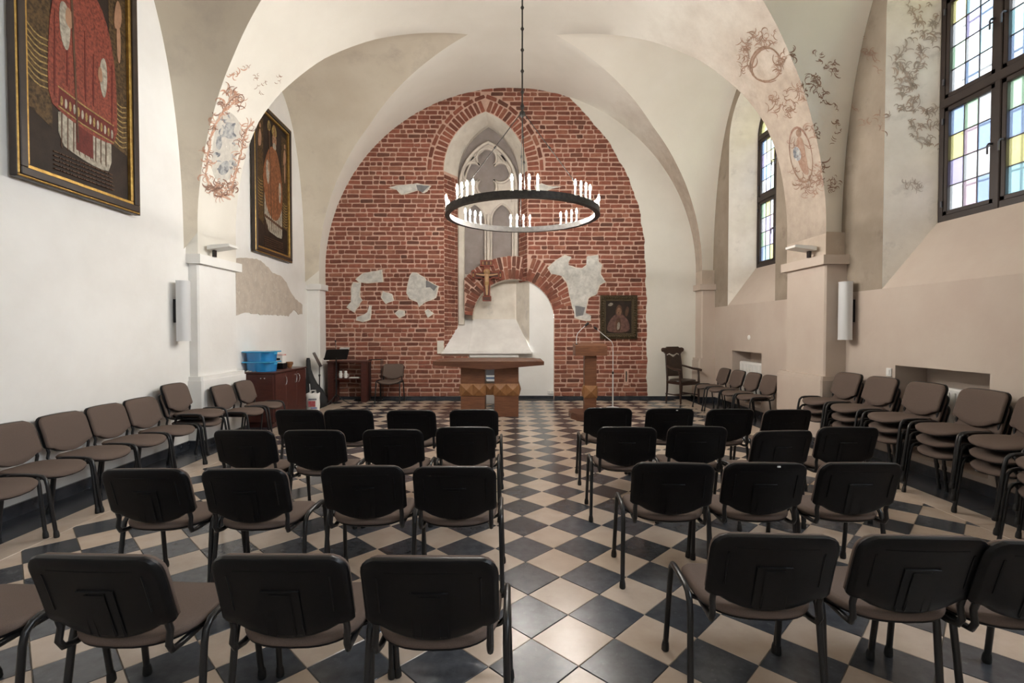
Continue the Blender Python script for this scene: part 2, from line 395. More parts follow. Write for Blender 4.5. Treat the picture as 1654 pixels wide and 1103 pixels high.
# ------------------------------------------------------------------ floor: diagonal chequer of single tiles
mb = MB(); mb.box(-4.6, 5.2, YR - .2, 12.4, -.2, -.006); floor = struct(mb.build('floor', 'grout'))
D = .42426; X0, Y0 = .122, 2.950 + D / 2; FX0, FX1, FY0, FY1 = -3.47, 3.79, YR + .3, 11.17
hd = D / 2 - .0028
def clip(poly, ax, lim, keep_less):
    out = []
    for i in range(len(poly)):
        p, q = poly[i - 1], poly[i]; a = (p[ax] - lim) * (1 if keep_less else -1); b = (q[ax] - lim) * (1 if keep_less else -1)
        if (a < 0) != (b < 0):
            t = a / (a - b); out.append((p[0] + (q[0] - p[0]) * t, p[1] + (q[1] - p[1]) * t))
        if b < 0: out.append(q)
    return out
def tile_solid(mb, poly, cx=0, cy=0, k=None):
    c = (sum(p[0] for p in poly) / len(poly), sum(p[1] for p in poly) / len(poly)); n = len(poly)
    top = [(c[0] + (p[0] - c[0]) * .988 - cx, c[1] + (p[1] - c[1]) * .988 - cy, 0) for p in poly]
    low = [(p[0] - cx, p[1] - cy, -.0025) for p in poly]; bot = [(p[0] - cx, p[1] - cy, -.008) for p in poly]
    mb.add(top + low + bot, [list(range(n))] + [[i, (i + 1) % n, n + (i + 1) % n, n + i] for i in range(n)] + [[n + i, n + (i + 1) % n, 2 * n + (i + 1) % n, 2 * n + i] for i in range(n)], k)
tiles = []
for kind in (0, 1):
    for i in range(-14, 15):
        for j in range(-24, 24):
            cx = X0 + (i + .5 * kind) * D; cy = Y0 + (j + .5 * kind) * D
            poly = [(cx - hd, cy), (cx, cy - hd), (cx + hd, cy), (cx, cy + hd)]
            full = len(poly)
            for ax, lim, less in ((0, FX0, 0), (0, FX1, 1), (1, FY0, 0), (1, FY1, 1)):
                poly = clip(poly, ax, lim, less)
                if not poly: break
            if len(poly) < 3: continue
            tiles.append((kind, cx, cy, poly))
def inview(cx, cy): return cy > 2.0 and abs(cx) < cy * 1.05 + .1
tiles.sort(key=lambda t: (0 if inview(t[1], t[2]) else 1, t[2]))
TM = ['tile_dark', 'tile_light']; shared = {}; rest = MB()
for q, (kind, cx, cy, poly) in enumerate(tiles):
    if q < 300 and inview(cx, cy):
        whole = len(poly) == 4 and abs(poly[2][0] - poly[0][0]) > 2 * hd - .01 and abs(max(p[1] for p in poly) - min(p[1] for p in poly)) > 2 * hd - .01
        if whole and kind in shared: me = shared[kind]
        else:
            t = MB(); tile_solid(t, poly, cx, cy); me = t.mesh('tile', TM[kind])
            if whole: shared[kind] = me
        o = link('tile', me, floor); o.location = (cx, cy, random.uniform(-.0008, .0004))
    else: tile_solid(rest, poly, 0, 0, kind)
rest.build('tile_field', TM, floor)['kind'] = 'stuff'
# border: a band of light slabs and a band of dark slabs along the walls
def border(x0, x1, mname, L, seed):
    r = random.Random(seed); y = FY0
    while y < YB - .05:
        l = min(L * r.uniform(.85, 1.15), YB - .03 - y)
        if l > .1:
            a, b = x0(y), x1(y); a2, b2 = x0(y + l), x1(y + l)
            t = MB(); tile_solid(t, [(a, y + .002), (b, y + .002), (b2, y + l - .002), (a2, y + l - .002)]); t.build('border_slab', mname, floor)
        y += l
border(lambda y: -3.71 - .006 * y, lambda y: FX0 - .004, 'tile_light', .9, 1)
border(lambda y: XL(y) + .02, lambda y: -3.714 - .006 * y, 'marble_dark', 1.3, 2)
border(lambda y: FX1 + .004, lambda y: 4.056, 'tile_light', .9, 3)
border(lambda y: 4.06, lambda y: XR - .02, 'marble_dark', 1.3, 4)
x = FX0
while x < FX1 - .05:                                       # strip in front of the brick wall
    l = min(1.2, FX1 - x); t = MB(); tile_solid(t, [(x + .002, FY1 + .004), (x + l - .002, FY1 + .004), (x + l - .002, YB - .01), (x + .002, YB - .01)]); t.build('border_slab', 'marble_dark', floor); x += l

# ------------------------------------------------------------------ end wall: brick with a blind gothic window and an arched doorway recess
NC, NW, NZ = -.495, .945, 5.17                             # gothic recess: centre, half width, springing
LC, LZ, LR = .12, 1.82, .935                               # segmental doorway arch: centre, springing, inner radius
def gothic(c, hw, zs, h, n=10, bottom=None):
    r = (hw * hw + h * h) / (2 * hw); a = math.degrees(math.asin(min(1, h / r)))
    L = [(c - hw + r + p[0], zs + p[1]) for p in arc(0, 0, r, 180, 180 - a, n)]
    pts = L + [(2 * c - x, z) for x, z in reversed(L[:-1])]
    if bottom is not None: pts = [(c - hw, bottom)] + pts + [(c + hw, bottom)]
    return pts
gr = (NW * NW + 1.33 ** 2) / (2 * NW)
def in_gothic(x, z, r): return z >= NZ and (x - (NC - NW + gr)) ** 2 + (z - NZ) ** 2 < r * r and (x - (NC + NW - gr)) ** 2 + (z - NZ) ** 2 < r * r
EDGE = [(p.z, p.x) for p in (atY(x, y, YB) for x, y in [(1045, 642), (1044, 480), (1041, 394), (1034, 343), (1024, 310), (1008, 272), (978, 221), (942, 181), (914, 150), (890, 138)])]
def blocked(x, z):
    if x > interp(EDGE, z) + .03: return True
    if NC - NW < x < NC + NW and 1.0 < z < NZ: return True
    if in_gothic(x, z, gr + .40): return True
    if z < 1.1 and -.90 < x < LC + LR: return True
    if -1.52 < x < .57 and 1.0 < z < 1.12: return True
    if .4 < x < LC + LR and z < LZ: return True
    d = hypot(x - LC, z - LZ)
    if x > .3 and d < LR + .54 and z > LZ and math.degrees(atan2(z - LZ, x - LC)) > 14: return True
    return x > .3 and d < LR
mb = MB()
up = gothic(NC, NW, NZ, 1.33)
a0 = math.degrees(math.acos((NC + NW - LC) / LR))
outl = [(NC - NW, 1.05)] + up + [(NC + NW, LZ + LR * sin(radians(a0)))] + arc(LC, LZ, LR, a0, 0, 10) + [(LC + LR, -.02), (-.88, -.02), (-.88, 1.05)]
cutout(mb, [(-4.9, -.02), (-.8801, -.02)] + outl[::-1][1:-1] + [(LC + LR + .0001, -.02), (5.3, -.02), (5.3, 7.6), (-4.9, 7.6)] if False else [(-4.9, -.05), (5.3, -.05), (5.3, 7.6), (-4.9, 7.6)], [[(x, max(z, -.03)) for x, z in outl]], lambda a, b: (a, YB + .012, b), 0)
inn = gothic(-.45, .72, NZ, 1.22)
mb.k = 1; mb.grid([[(x, YB + .012, z) for x, z in up], [(x, YB + .46, z) for x, z in inn], [(x, YB + .62, z) for x, z in inn]])
mb.k = 0; mb.grid([[(NC - NW, YB + .012, z), (-1.17, YB + .46, z), (-1.17, YB + .62, z)] for z in (1.0, NZ)]); mb.grid([[(NC + NW, YB + .012, z), (.27, YB + .46, z), (.27, YB + .62, z)] for z in (2.70, NZ)])
mb.k = 3; mb.face([(-1.3, YB + .62, 2.75), (1.1, YB + .62, 2.75), (1.1, YB + .62, 6.8), (-1.3, YB + .62, 6.8)]); mb.k = 1; mb.face([(-1.3, YB + .62, 1.7), (1.1, YB + .62, 1.7), (1.1, YB + .62, 2.75), (-1.3, YB + .62, 2.75)])
mb.k = 2                                                    # doorway infill, its jamb and the splayed reveal under the arch
mb.face([(-.88, YB + .1, -.02), (LC + LR, YB + .1, -.02), (LC + LR, YB + .1, 1.08), (-.88, YB + .1, 1.08)])
mb.face([(.50, YB + .1, 1.08), (LC + LR, YB + .1, 1.08), (LC + LR, YB + .1, 2.85), (.50, YB + .1, 2.85)])
mb.face([(LC + LR, YB + .012, -.02), (LC + LR, YB + .1, -.02), (LC + LR, YB + .1, LZ), (LC + LR, YB + .012, LZ)])
mb.face([(-.88, YB + .012, -.02), (-.88, YB + .1, -.02), (-.88, YB + .1, 1.08), (-.88, YB + .012, 1.08)])
mb.k = 1; mb.face([(.50, YB + .1, 1.0), (.20, YB + .61, 1.7), (.20, YB + .61, 2.9), (.50, YB + .1, 2.9)])
mb.grid([[(x, y, z) for y in (YB + .012, YB + .62)] for x, z in arc(LC, LZ, LR, 0, 62, 8)]); mb.grid([[(x, y, z) for y in (YB + .22, YB + .62)] for x, z in arc(LC, LZ, LR, 62, 180, 14)])
mb.k = 0                                                    # mortar bed of the arch where it crosses the recess
mb.grid([[(max(-1.0, LC + r * cos(radians(a))), YB + .232, LZ + r * sin(radians(a))) for r in (LR, LR + .53)] for a in [62 + 4 * i for i in range(29)]])
mb.grid([[(max(-1.0, LC + (LR + .53) * cos(radians(a))), y, LZ + (LR + .53) * sin(radians(a))) for y in (YB + .232, YB + .62)] for a in [62 + 4 * i for i in range(29)]])
wall_back = struct(mb.build('wall_back', ['mortar', 'old_light', 'wall_white', 'mauve']))
# plastered part of the end wall on the right
mb = MB(); ed = [(interp(EDGE, z) + .012 * sin(z * 9) + .01 * sin(z * 23), z) for z in [i * .1 for i in range(0, 72)]]
mb.prism(ed + [(5.2, 7.15), (5.2, 0)], lambda a, b, t: (a, t, b), YB - .012, YB + .02)
struct(mb.build('plaster_facing', M['vault'], wall_back))

# bricks --------------------------------------------------------------------
rb = random.Random(3)
def brick_verts(l, h, d=.03):                               # worn brick: rounded corners, slightly crooked outline
    j = lambda v: rb.uniform(-v, v); c = min(.010, h * .13); n = 8
    back = []; mid = []; fr = []
    for sx, sz in ((-1, -1), (1, -1), (1, 1), (-1, 1)):
        x, z = sx * l / 2 + j(.008), sz * h / 2 + j(.006); kx, kz = rb.uniform(.008, .024), rb.uniform(.006, .018)
        for ex, ez in (((0, kz), (kx, 0)) if sx == sz else ((kx, 0), (0, kz))):
            px_, pz_ = x - sx * ex, z - sz * ez
            back.append((px_, d, pz_)); mid.append((px_, .006, pz_)); fr.append((px_ - sx * c, j(.002), pz_ - sz * c))
    return back + mid + fr, [tuple(range(2 * n, 3 * n))] + [(n + i, n + (i + 1) % n, 2 * n + (i + 1) % n, 2 * n + i) for i in range(n)] + [(i, (i + 1) % n, n + (i + 1) % n, n + i) for i in range(n)]
BRK = []                                                    # x, z, length, height, tilt, y
z = .112; course = 0
while z < 7.2:
    free = []; x = -4.32; st = None
    while x < 4.3:
        b = blocked(x, z)
        if not b and st is None: st = x
        if b and st is not None: free.append((st, x)); st = None
        x += .01
    for (a, b) in free:
        x = a + (rb.choice((0, .07, .14)) if a < -4 else .008); k = rb.randint(0, 2)
        while b - x > .05:
            l = rb.uniform(.250, .285) if rb.random() < .62 else rb.uniform(.115, .14)
            if b - x - l < .09: l = b - x - .008
            if l > .31: l = .14
            cx, cz = x + l / 2, z + rb.uniform(-.004, .004)
            if ((cx - CX) / (VA + .18)) ** 2 + (max(0, cz - ZC) / (VB + .1)) ** 2 < 1: BRK.append((cx, cz, l, .078 + rb.uniform(-.007, .005), rb.uniform(-.012, .012), YB))
            x += l + rb.uniform(.016, .026)
    z += .1042; course += 1
for side in (-1, 1):                                        # pointed relieving arch of two rings
    c = NC - side * (gr - NW) if False else (NC + side * (NW - gr))
    amax = math.degrees(math.acos((gr - NW) / gr))
    nb = 17
    for i in range(nb):
        a = amax * (i + .5) / nb; r = gr + .135
        BRK.append((c + side * r * cos(radians(a)), NZ + r * sin(radians(a)), .245, .082, radians(a) * (-1 if side > 0 else 1), YB))
    nb = 8; am2 = math.degrees(math.acos((gr - NW) / (gr + .33)))
    for i in range(nb):
        a = am2 * (i + .5) / nb; r = gr + .325
        BRK.append((c + side * r * cos(radians(a)), NZ + r * sin(radians(a)), .24, .085, radians(a - 90) * (-1 if side > 0 else 1), YB))
a = 15.0
while a < 172:                                              # doorway arch, partly set back inside the recess
    t = radians(a + rb.uniform(-.5, .5)); 
    for r0, r1 in ((LR + .005, LR + .275), (LR + .295, LR + .53)) if int(a / 4.6) % 2 else ((LR + .005, LR + .22), (LR + .24, LR + .53)):
        r = (r0 + r1) / 2; x = LC + r * cos(t); z = LZ + r * sin(t)
        if cos(t) < 0: r1 = min(r1, (LC + .99) / -cos(t))
        if r1 - r0 < .06: continue
        r = (r0 + r1) / 2; x = LC + r * cos(t); z = LZ + r * sin(t)
        y = YB if x > NC + NW + .02 else YB + .22
        BRK.append((x, z, r1 - r0, .082, -t, y))
    a += 4.6
def hidden(x, z): return (z < 1.05 and -1.4 < x < .7) or (z < .9 and x < -2.2)
order = sorted(range(len(BRK)), key=lambda i: -BRK[i][2] * BRK[i][3] * (.3 if hidden(BRK[i][0], BRK[i][1]) else 1) + rb.uniform(-.0008, .0008))
BM = ['brick', 'brick_dark', 'brick_pink']; own = set(order[:300]); bank = {}; rest = MB()
def place(mbx, vs, fs, bx, bz, by, rot, k):
    mbx.add([(bx + v[0] * cos(rot) + v[2] * sin(rot), by + v[1], bz - v[0] * sin(rot) + v[2] * cos(rot)) for v in vs], fs, k)
for i, (bx, bz, l, h, rot, by) in enumerate(BRK):
    k = 1 if rb.random() < (.35 if by > YB + .1 else .07) else (2 if rb.random() < (.16 + .25 * max(0, 1.6 - bz)) else 0)  # extra dark bricks paint the shade into the set-back arch
    pr = rb.uniform(-.004, .003)
    if i in own:
        key = (k, round(l / .04), rb.randint(0, 2))
        if key not in bank:
            t = MB(); vs, fs = brick_verts(key[1] * .04, .086); t.add(vs, fs); bank[key] = t.mesh('brick', BM[k])
        o = link('brick', bank[key], wall_back); o.location = (bx, by + pr, bz); o.rotation_euler = (0, rot, 0); o.scale = (l / (key[1] * .04), 1, h / .086)
    else:
        vs, fs = brick_verts(l, h); place(rest, vs, fs, bx, bz, by + pr, rot, k)
def reveal_bricks(p0, p1, z0, z1):                          # bricks on the splayed jambs
    p0, p1 = Vector(p0), Vector(p1); L = (p1 - p0).length; d = (p1 - p0) / L; nrm = Vector((d.y, -d.x)); 
    if nrm.x * (-1 if p0.x > NC else 1) < 0: nrm = -nrm
    z = z0; q = 0
    while z < z1:
        s = .0
        for l in ((.27, .135, .10) if q % 2 else (.135, .27, .10)):
            l = min(l, L - s); vs, fs = brick_verts(l - .016, .086)
            rest.add([((p0 + d * (s + l / 2 + v[0]) + nrm * (.014 - v[1]))[0], (p0 + d * (s + l / 2 + v[0]) + nrm * (.014 - v[1]))[1], z + v[2]) for v in vs], fs, 2 if rb.random() < .3 else 0)
            s += l
            if L - s < .05: break
        z += .1042; q += 1
reveal_bricks((NC - NW, YB + .012), (-1.17, YB + .46), 1.2, NZ - .02)
reveal_bricks((NC + NW, YB + .012), (.27, YB + .46), 2.74, NZ - .02)
rest.build('brick_field', BM, wall_back)['kind'] = 'stuff'
mb = MB(); mb.box(-4.15, -.89, YB - .022, YB + .02, 0, .07); mb.box(LC + LR + .01, 4.25, YB - .022, YB + .02, 0, .07); mb.box(-.88, LC + LR, YB + .07, YB + .12, 0, .07)
struct(mb.build('baseboard_back', 'marble_dark'))

# sloping marble sill of the old window, lip and blocks
def sill(x0, x1, xb0, xb1, nm):
    mb = MB(); mb.add([(x0, YB - .05, 1.10), (x1, YB - .05, 1.10), (xb1, YB + .6, 1.84), (xb0, YB + .6, 1.84), (x0, YB - .05, 1.06), (x1, YB - .05, 1.06), (xb1, YB + .6, 1.6), (xb0, YB + .6, 1.6)],
        [(0, 1, 2, 3), (4, 5, 6, 7), (0, 1, 5, 4), (1, 2, 6, 5), (2, 3, 7, 6), (3, 0, 4, 7)]); return mb.build(nm, 'slab', wall_back)
sill(-1.46, -.892, -1.13, -.83, 'sill_slab'); sill(-.888, .535, -.826, .20, 'sill_slab')
mb = MB(); mb.box(-1.50, .56, YB - .09, YB + .12, 1.035, 1.082, .012); mb.build('sill_lip', 'slab', wall_back)
mb = MB(); mb.box(-.87, .25, YB - .03, YB + .12, .955, 1.03, .01); mb.build('sill_block', 'slab', wall_back)
mb = MB(); mb.box(-1.60, -1.45, YB - .015, YB + .02, 1.04, 1.34, .006); mb.build('plaster_patch', 'old_light', wall_back)

# stone tracery in the blind window
tc, tw = -.455, .66
mb = MB(); q = (-.49, 5.28); off, lr = .33, .2333
quat = []
for k in range(4):
    a = 90 - 90 * k
    c = (q[0] + off * cos(radians(a)), q[1] + off * sin(radians(a)))
    quat += arc(c[0], c[1], lr, a + 134, a - 134, 16)
lanL = gothic(tc - .325, .255, 4.15, .40, 8, 2.9); lanR = gothic(tc + .325, .255, 4.15, .40, 8, 2.9)
spL = [(-.99, 5.52), (-.82, 5.74), (-.78, 5.60)]; spR = [(.06, 5.52), (-.13, 5.76), (-.18, 5.60)]
outer = gothic(tc, tw, 4.95, 1.03, 10, 2.82)
cutout(mb, outer, [quat, lanL, lanR, spL, spR], lambda a, b: (a, YB + .50, b))
for loop in (quat, lanL, lanR, spL, spR, outer):
    mb.grid([[(x, YB + .50, z) for x, z in loop + loop[:1]], [(x, YB + .60, z) for x, z in loop + loop[:1]]])
tr = mb.build('window_tracery', 'stone', wall_back)
for loop, r, cl, y in ((quat, .034, 1, .495), (lanL, .028, 0, .50), (lanR, .028, 0, .50), (outer, .045, 0, .48), (gothic(tc, tw - .10, 4.95, .93, 10, 4.6), .024, 0, .50)):
    t = MB(); L = loop + loop[:2] if cl else loop; t.tube([(x, YB + y, z) for x, z in L], r, 6); t.build('moulding', 'stone', tr, 60)
t = MB(); t.box(-1.16, -1.02, YB + .42, YB + .61, 1.7, 4.9, .012); t.build('jamb', 'old_light', tr)
t = MB(); t.tube([(tc, YB + .46, 2.85), (tc, YB + .46, 4.3)], .035, 8); t.build('mullion', 'stone', tr, 60)

# remnants of old plaster left on the brick
def px_poly(L, sc, ox, oy, Y): return [(p.x, p.z) for p in (atY(ox + x * sc, oy + y * sc, Y) for x, y in L)]
def ragged(poly, amp, seed):
    r = random.Random(seed); out = []
    for i in range(len(poly)):
        p, q2 = poly[i], poly[(i + 1) % len(poly)]; n = max(1, int(hypot(q2[0] - p[0], q2[1] - p[1]) / .07))
        for k in range(n): out.append((p[0] + (q2[0] - p[0]) * k / n + r.uniform(-amp, amp), p[1] + (q2[1] - p[1]) * k / n + r.uniform(-amp, amp)))
    return out
def scaled(poly, d):
    c = (sum(p[0] for p in poly) / len(poly), sum(p[1] for p in poly) / len(poly)); out = []
    for p in poly:
        v = hypot(p[0] - c[0], p[1] - c[1]) + 1e-6; out.append((p[0] + (p[0] - c[0]) / v * d, p[1] + (p[1] - c[1]) / v * d))
    return out
A5 = (.2901, 500, 380); A6 = (.2901, 780, 380); A3 = (.2538, 500, 120); A4 = (.2538, 780, 120)
PAT = [([(260, 245), (300, 215), (400, 195), (405, 260), (340, 262), (280, 260)], A5), ([(245, 268), (285, 268), (275, 340), (290, 360), (250, 425), (210, 395), (235, 370), (232, 300)], A5),
       ([(410, 315), (455, 330), (465, 360), (425, 378), (405, 345)], A5), ([(575, 212), (600, 215), (640, 240), (650, 255), (715, 285), (700, 345), (640, 370), (610, 395), (600, 365), (560, 350), (545, 320), (550, 280), (560, 230)], A5),
       ([(330, 395), (345, 395), (335, 465), (300, 480), (262, 470), (270, 455), (310, 440), (325, 425)], A5), ([(480, 435), (500, 420), (525, 425), (528, 445), (500, 455)], A5), ([(645, 425), (660, 415), (688, 435), (660, 455)], A5),
       ([(510, 720), (560, 710), (680, 700), (770, 710), (745, 745), (720, 755), (690, 735), (640, 750), (590, 765), (560, 735)], A3),
       ([(365, 185), (410, 140), (460, 115), (495, 125), (475, 150), (480, 170), (520, 185), (550, 190), (575, 170), (580, 120), (640, 115), (640, 150), (660, 170), (650, 220), (680, 260), (645, 280), (630, 325), (585, 345), (570, 430), (600, 450), (600, 470), (570, 470), (510, 455), (510, 430), (485, 340), (470, 260), (440, 225), (385, 215)], A6),
       ([(335, 710), (380, 700), (420, 715), (490, 715), (430, 730), (400, 740), (370, 745), (345, 745)], A4)]
for i, (L, a) in enumerate(PAT):
    P0 = px_poly(L, *a, YB); mb = MB()
    mb.prism(ragged(scaled(P0, .025), .008, i), lambda x, z, t: (x, t, z), YB - .012, YB + .02, 1); mb.prism(ragged(P0, .008, i + 50), lambda x, z, t: (x, t, z), YB - .02, YB + .0, 0)
    mb.build('plaster_patch', ['patch', 'old_light'], wall_back)
for L, a in (([(650, 250), (712, 285), (695, 310), (672, 290), (648, 290)], A5), ([(512, 392), (568, 400), (558, 445), (518, 452)], A6), ([(680, 705), (765, 712), (720, 752), (690, 738)], A3)):
    mb = MB(); mb.prism(ragged(px_poly(L, *a, YB), .006, 9), lambda x, z, t: (x, t, z), YB - .024, YB, 0); mb.build('mortar_patch', mat('dark_grey_mortar', (.20, .20, .205), (.15, .15, .155), .95, 12, bump=.4), wall_back)
# bare plaster field on the left wall below the far painting
L = [(380, 418), (400, 416), (420, 420), (432, 432), (440, 442), (452, 444), (462, 456), (470, 474), (482, 488), (488, 492), (488, 508), (482, 508), (474, 500), (466, 510), (420, 508), (395, 505), (380, 510)]
P0 = []
for x, y in L:
    p = atX(x, y, XL(9)); p = atX(x, y, XL(p.y)); P0.append((p.y, p.z))
mb = MB(); mb.prism(ragged(P0, .012, 5), lambda a, b, t: (XL(a) + t, a, b), -.02, .010); mb.build('bare_plaster_patch', 'patch_beige', wall_left)

# ------------------------------------------------------------------ leaded windows
WPANES = {1: {(0, 0): [[1, 3, 0], [4, 6, 1], [2, 0, 0], [0, 6, 1]], (1, 0): [[3, 3, 0], [1, 5, 2], [4, 0, 3], [5, 0, 1]],
              (0, 1): [[4, 5, 0], [0, 2, 1], [3, 0, 5], [0, 1, 0]], (1, 1): [[2, 0, 5], [0, 6, 1], [5, 1, 0], [1, 5, 3]]},
          2: {(0, 0): [[3, 4, 0], [0, 2, 6], [3, 6, 2], [1, 5, 4]], (1, 0): [[0, 1, 3], [5, 0, 4], [2, 3, 0], [0, 1, 5]],
              (0, 1): [[1, 4, 5], [2, 0, 4], [1, 5, 0], [0, 2, 3]], (1, 1): [[0, 3, 1], [4, 0, 2], [5, 1, 0], [3, 0, 6]]}}
def window(n, c):
    root = struct(thing('window_%d' % n, None, None)); x0, x1 = GX - .04, GX + .04; x = GX
    fr = MB()
    o2 = opening(c, GW + .01, ZG - .01, ZSP); i2 = opening(c, GW - .06, ZG + .07, ZSP)
    for xa in (x0, x1): fr.grid([[(xa, *p) for p in o2 + o2[:1]], [(xa, *p) for p in i2 + i2[:1]]])
    fr.grid([[(x0, *p) for p in o2 + o2[:1]], [(x1, *p) for p in o2 + o2[:1]]]); fr.grid([[(x0, *p) for p in i2 + i2[:1]], [(x1, *p) for p in i2 + i2[:1]]])
    fr.box(x0 - .01, x1 + .01, c - .035, c + .035, ZG, 5.42, .008)
    for z in (4.19, 5.42): fr.box(x0 - .012, x1 + .012, c - GW + .02, c + GW - .02, z - .05, z + .05, .008)
    fr.build('window_frame', 'frame_wood', root)
    for ci in (0, 1):
        for ri, (z0, z1) in enumerate(((ZG + .07, 4.14), (4.24, 5.37))):
            ya, yb = (c + .035, c + GW - .06) if ci == 0 else (c - GW + .06, c - .035)
            s = MB(); b = .052
            for q in ((ya, ya + b, z0, z1), (yb - b, yb, z0, z1), (ya, yb, z0, z0 + b), (ya, yb, z1 - b, z1)): s.box(x0 + .004, x1 - .004, *q, .006)
            sash = s.build('sash', 'frame_wood', root)
            ya, yb, z0, z1 = ya + b, yb - b, z0 + b, z1 - b
            cm = MB()
            for k in (1, 2): y = ya + (yb - ya) * k / 3; cm.box(x - .006, x + .006, y - .006, y + .006, z0, z1)
            for k in (1, 2, 3): z = z0 + (z1 - z0) * k / 4; cm.box(x - .006, x + .006, ya, yb, z - .006, z + .006)
            cm.build('lead_came', 'lead', sash)
            pal = WPANES[n][ci, ri] if n in WPANES else [[7] * 3] * 4
            for r in range(4):
                for k in range(3):
                    p = MB(); w = (yb - ya) / 3; h = (z1 - z0) / 4; ym = yb - w * (k + 1); zm = z1 - h * (r + 1)
                    p.box(x - .002, x + .002, ym, ym + w, zm, zm + h); p.build('pane', PANES[pal[r][k]], sash)
            h = MB(); hy = (ya - .026) if ci == 0 else (yb + .026); hz = (z0 + z1) / 2
            h.lathe([(.012, 0), (.012, .03)], (x0 - .028, hy, hz), 8, axis='x'); h.tube([(x0 - .03, hy, hz), (x0 - .045, hy, hz - .02), (x0 - .045, hy, hz - .11)], .009, 6); h.build('handle', 'lead', sash)
    tp = MB(); L = [(c + p[0], p[1]) for p in arc(0, 5.47, GW - .06, 180, 0, 14)]
    for ci in (0, 1):
        p = MB(); poly = [q for q in L if (q[0] >= c if ci == 0 else q[0] <= c)]; poly.append((c, 5.47)) if True else None
        p.prism(poly, lambda a, b, t: (t, a, b), x - .002, x + .002); p.build('pane', PANES[(4 if ci == 0 else 3) if n in WPANES else 7], root)
    tp.box(x - .015, x + .015, c - .012, c + .012, 5.46, 5.47 + GW - .06); tp.build('glazing_bar', 'frame_wood', root)
    hg = MB()
    for z in (3.0, 3.95, 4.4, 5.2): hg.lathe([(.012, 0), (.012, .07)], (x0 - .012, c + GW - .055, z), 6)
    hg.build('hinge', 'lead', root)
for n, c in ((1, WINC[2]), (2, WINC[3]), (3, WINC[1]), (4, WINC[0])): window(n, c)  # last two: unseen clear windows, added to brighten the room
for c in (WINC[2],):                                        # iron bars outside the near window
    g = MB()
    for k in range(5): y = c - .64 + .32 * k; g.tube([(GX + .22, y, 2.9), (GX + .22, y, 6.0)], .012, 6)
    for k in range(4): g.tube([(GX + .22, c - .7, 3.25 + .62 * k), (GX + .22, c + .7, 3.25 + .62 * k)], .012, 6)
    tag(g.build('window_grille', 'iron'), 'iron bars outside the large stained glass window at the right edge', 'grille')
# outside: yard and the brick house across it
mb = MB(); mb.box(-30, 30, -30, 40, -.6, -.5); struct(mb.build('ground_outside', mat('paving_outside', (.30, .28, .26), (.24, .23, .21), .9, 3)))
m = mat('brick_house_outside', (.45, .3, .24), None, .9); nt = m.node_tree; bt = nt.nodes.new('ShaderNodeTexBrick'); tc_ = nt.nodes.new('ShaderNodeTexCoord'); mp = nt.nodes.new('ShaderNodeMapping')
mp.inputs['Rotation'].default_value = (0, pi / 2, 0); mp.inputs['Rotation'].default_value = (pi / 2, 0, pi / 2); nt.links.new(tc_.outputs['Object'], mp.inputs[0]); nt.links.new(mp.outputs[0], bt.inputs['Vector'])
bt.inputs['Scale'].default_value = 2.2; bt.inputs['Color1'].default_value = (.42, .30, .26, 1); bt.inputs['Color2'].default_value = (.34, .24, .21, 1); bt.inputs['Mortar'].default_value = (.72, .70, .68, 1); bt.inputs['Mortar Size'].default_value = .03
nt.links.new(bt.outputs['Color'], nt.nodes['Principled BSDF'].inputs['Base Color'])
mb = MB(); mb.box(9.2, 10, 4, 26, -.5, 6.4); struct(mb.build('wall_outside', m))

# ------------------------------------------------------------------ stacking chair
def shell_grid(off, shrink, nx=17, nz=8):
    w = .236 * shrink; rows = []
    def zh(x): a = max(0, abs(x) - (.236 - .06)); return .82 - .06 + sqrt(max(0, .06 ** 2 - min(a, .06) ** 2)) - .008 * (x / .236) ** 2
    def zl(x):
        a = abs(x)
        if a > .185: return .537 + max(0, (a - .205)) ** 2 * 22
        return .537 - .059 * (1 - (a / .185) ** 2) ** .9
    xs = [-1, -.985, -.95, -.88, -.785, -.77, -.6, -.4, -.2, 0, .2, .4, .6, .77, .785, .88, .95, .985, 1]
    out = []
    for u in xs:
        x = .236 * u * shrink; lo, hi = zl(.236 * u), zh(.236 * u); mid = .66
        lo, hi = mid + (lo - mid) * shrink, mid + (hi - mid) * shrink
        out.append([Vector((x, back_y(x, lo + (hi - lo) * k / nz) + off, lo + (hi - lo) * k / nz)) for k in range(nz + 1)])
    return out
def back_y(x, z): return -.262 - (z - .48) * .30 + .30 * x * x - .05 * max(0, z - .7)
def slab_from(layers, mb):                                  # layers of grids from back to front, closed round the rim
    def rim(g): return [g[0][k] for k in range(len(g[0]))] + [g[i][-1] for i in range(1, len(g))] + [g[-1][k] for k in range(len(g[0]) - 2, -1, -1)] + [g[i][0] for i in range(len(g) - 2, 0, -1)]
    mb.grid(layers[0]); mb.grid(layers[-1])
    for a, b in zip(layers, layers[1:]): ra, r2 = rim(a), rim(b); mb.grid([ra + ra[:1], r2 + r2[:1]])
CH = {}
mb = MB(); slab_from([shell_grid(-.022, .93), shell_grid(-.018, .97), shell_grid(-.006, 1), shell_grid(.008, .985)], mb)
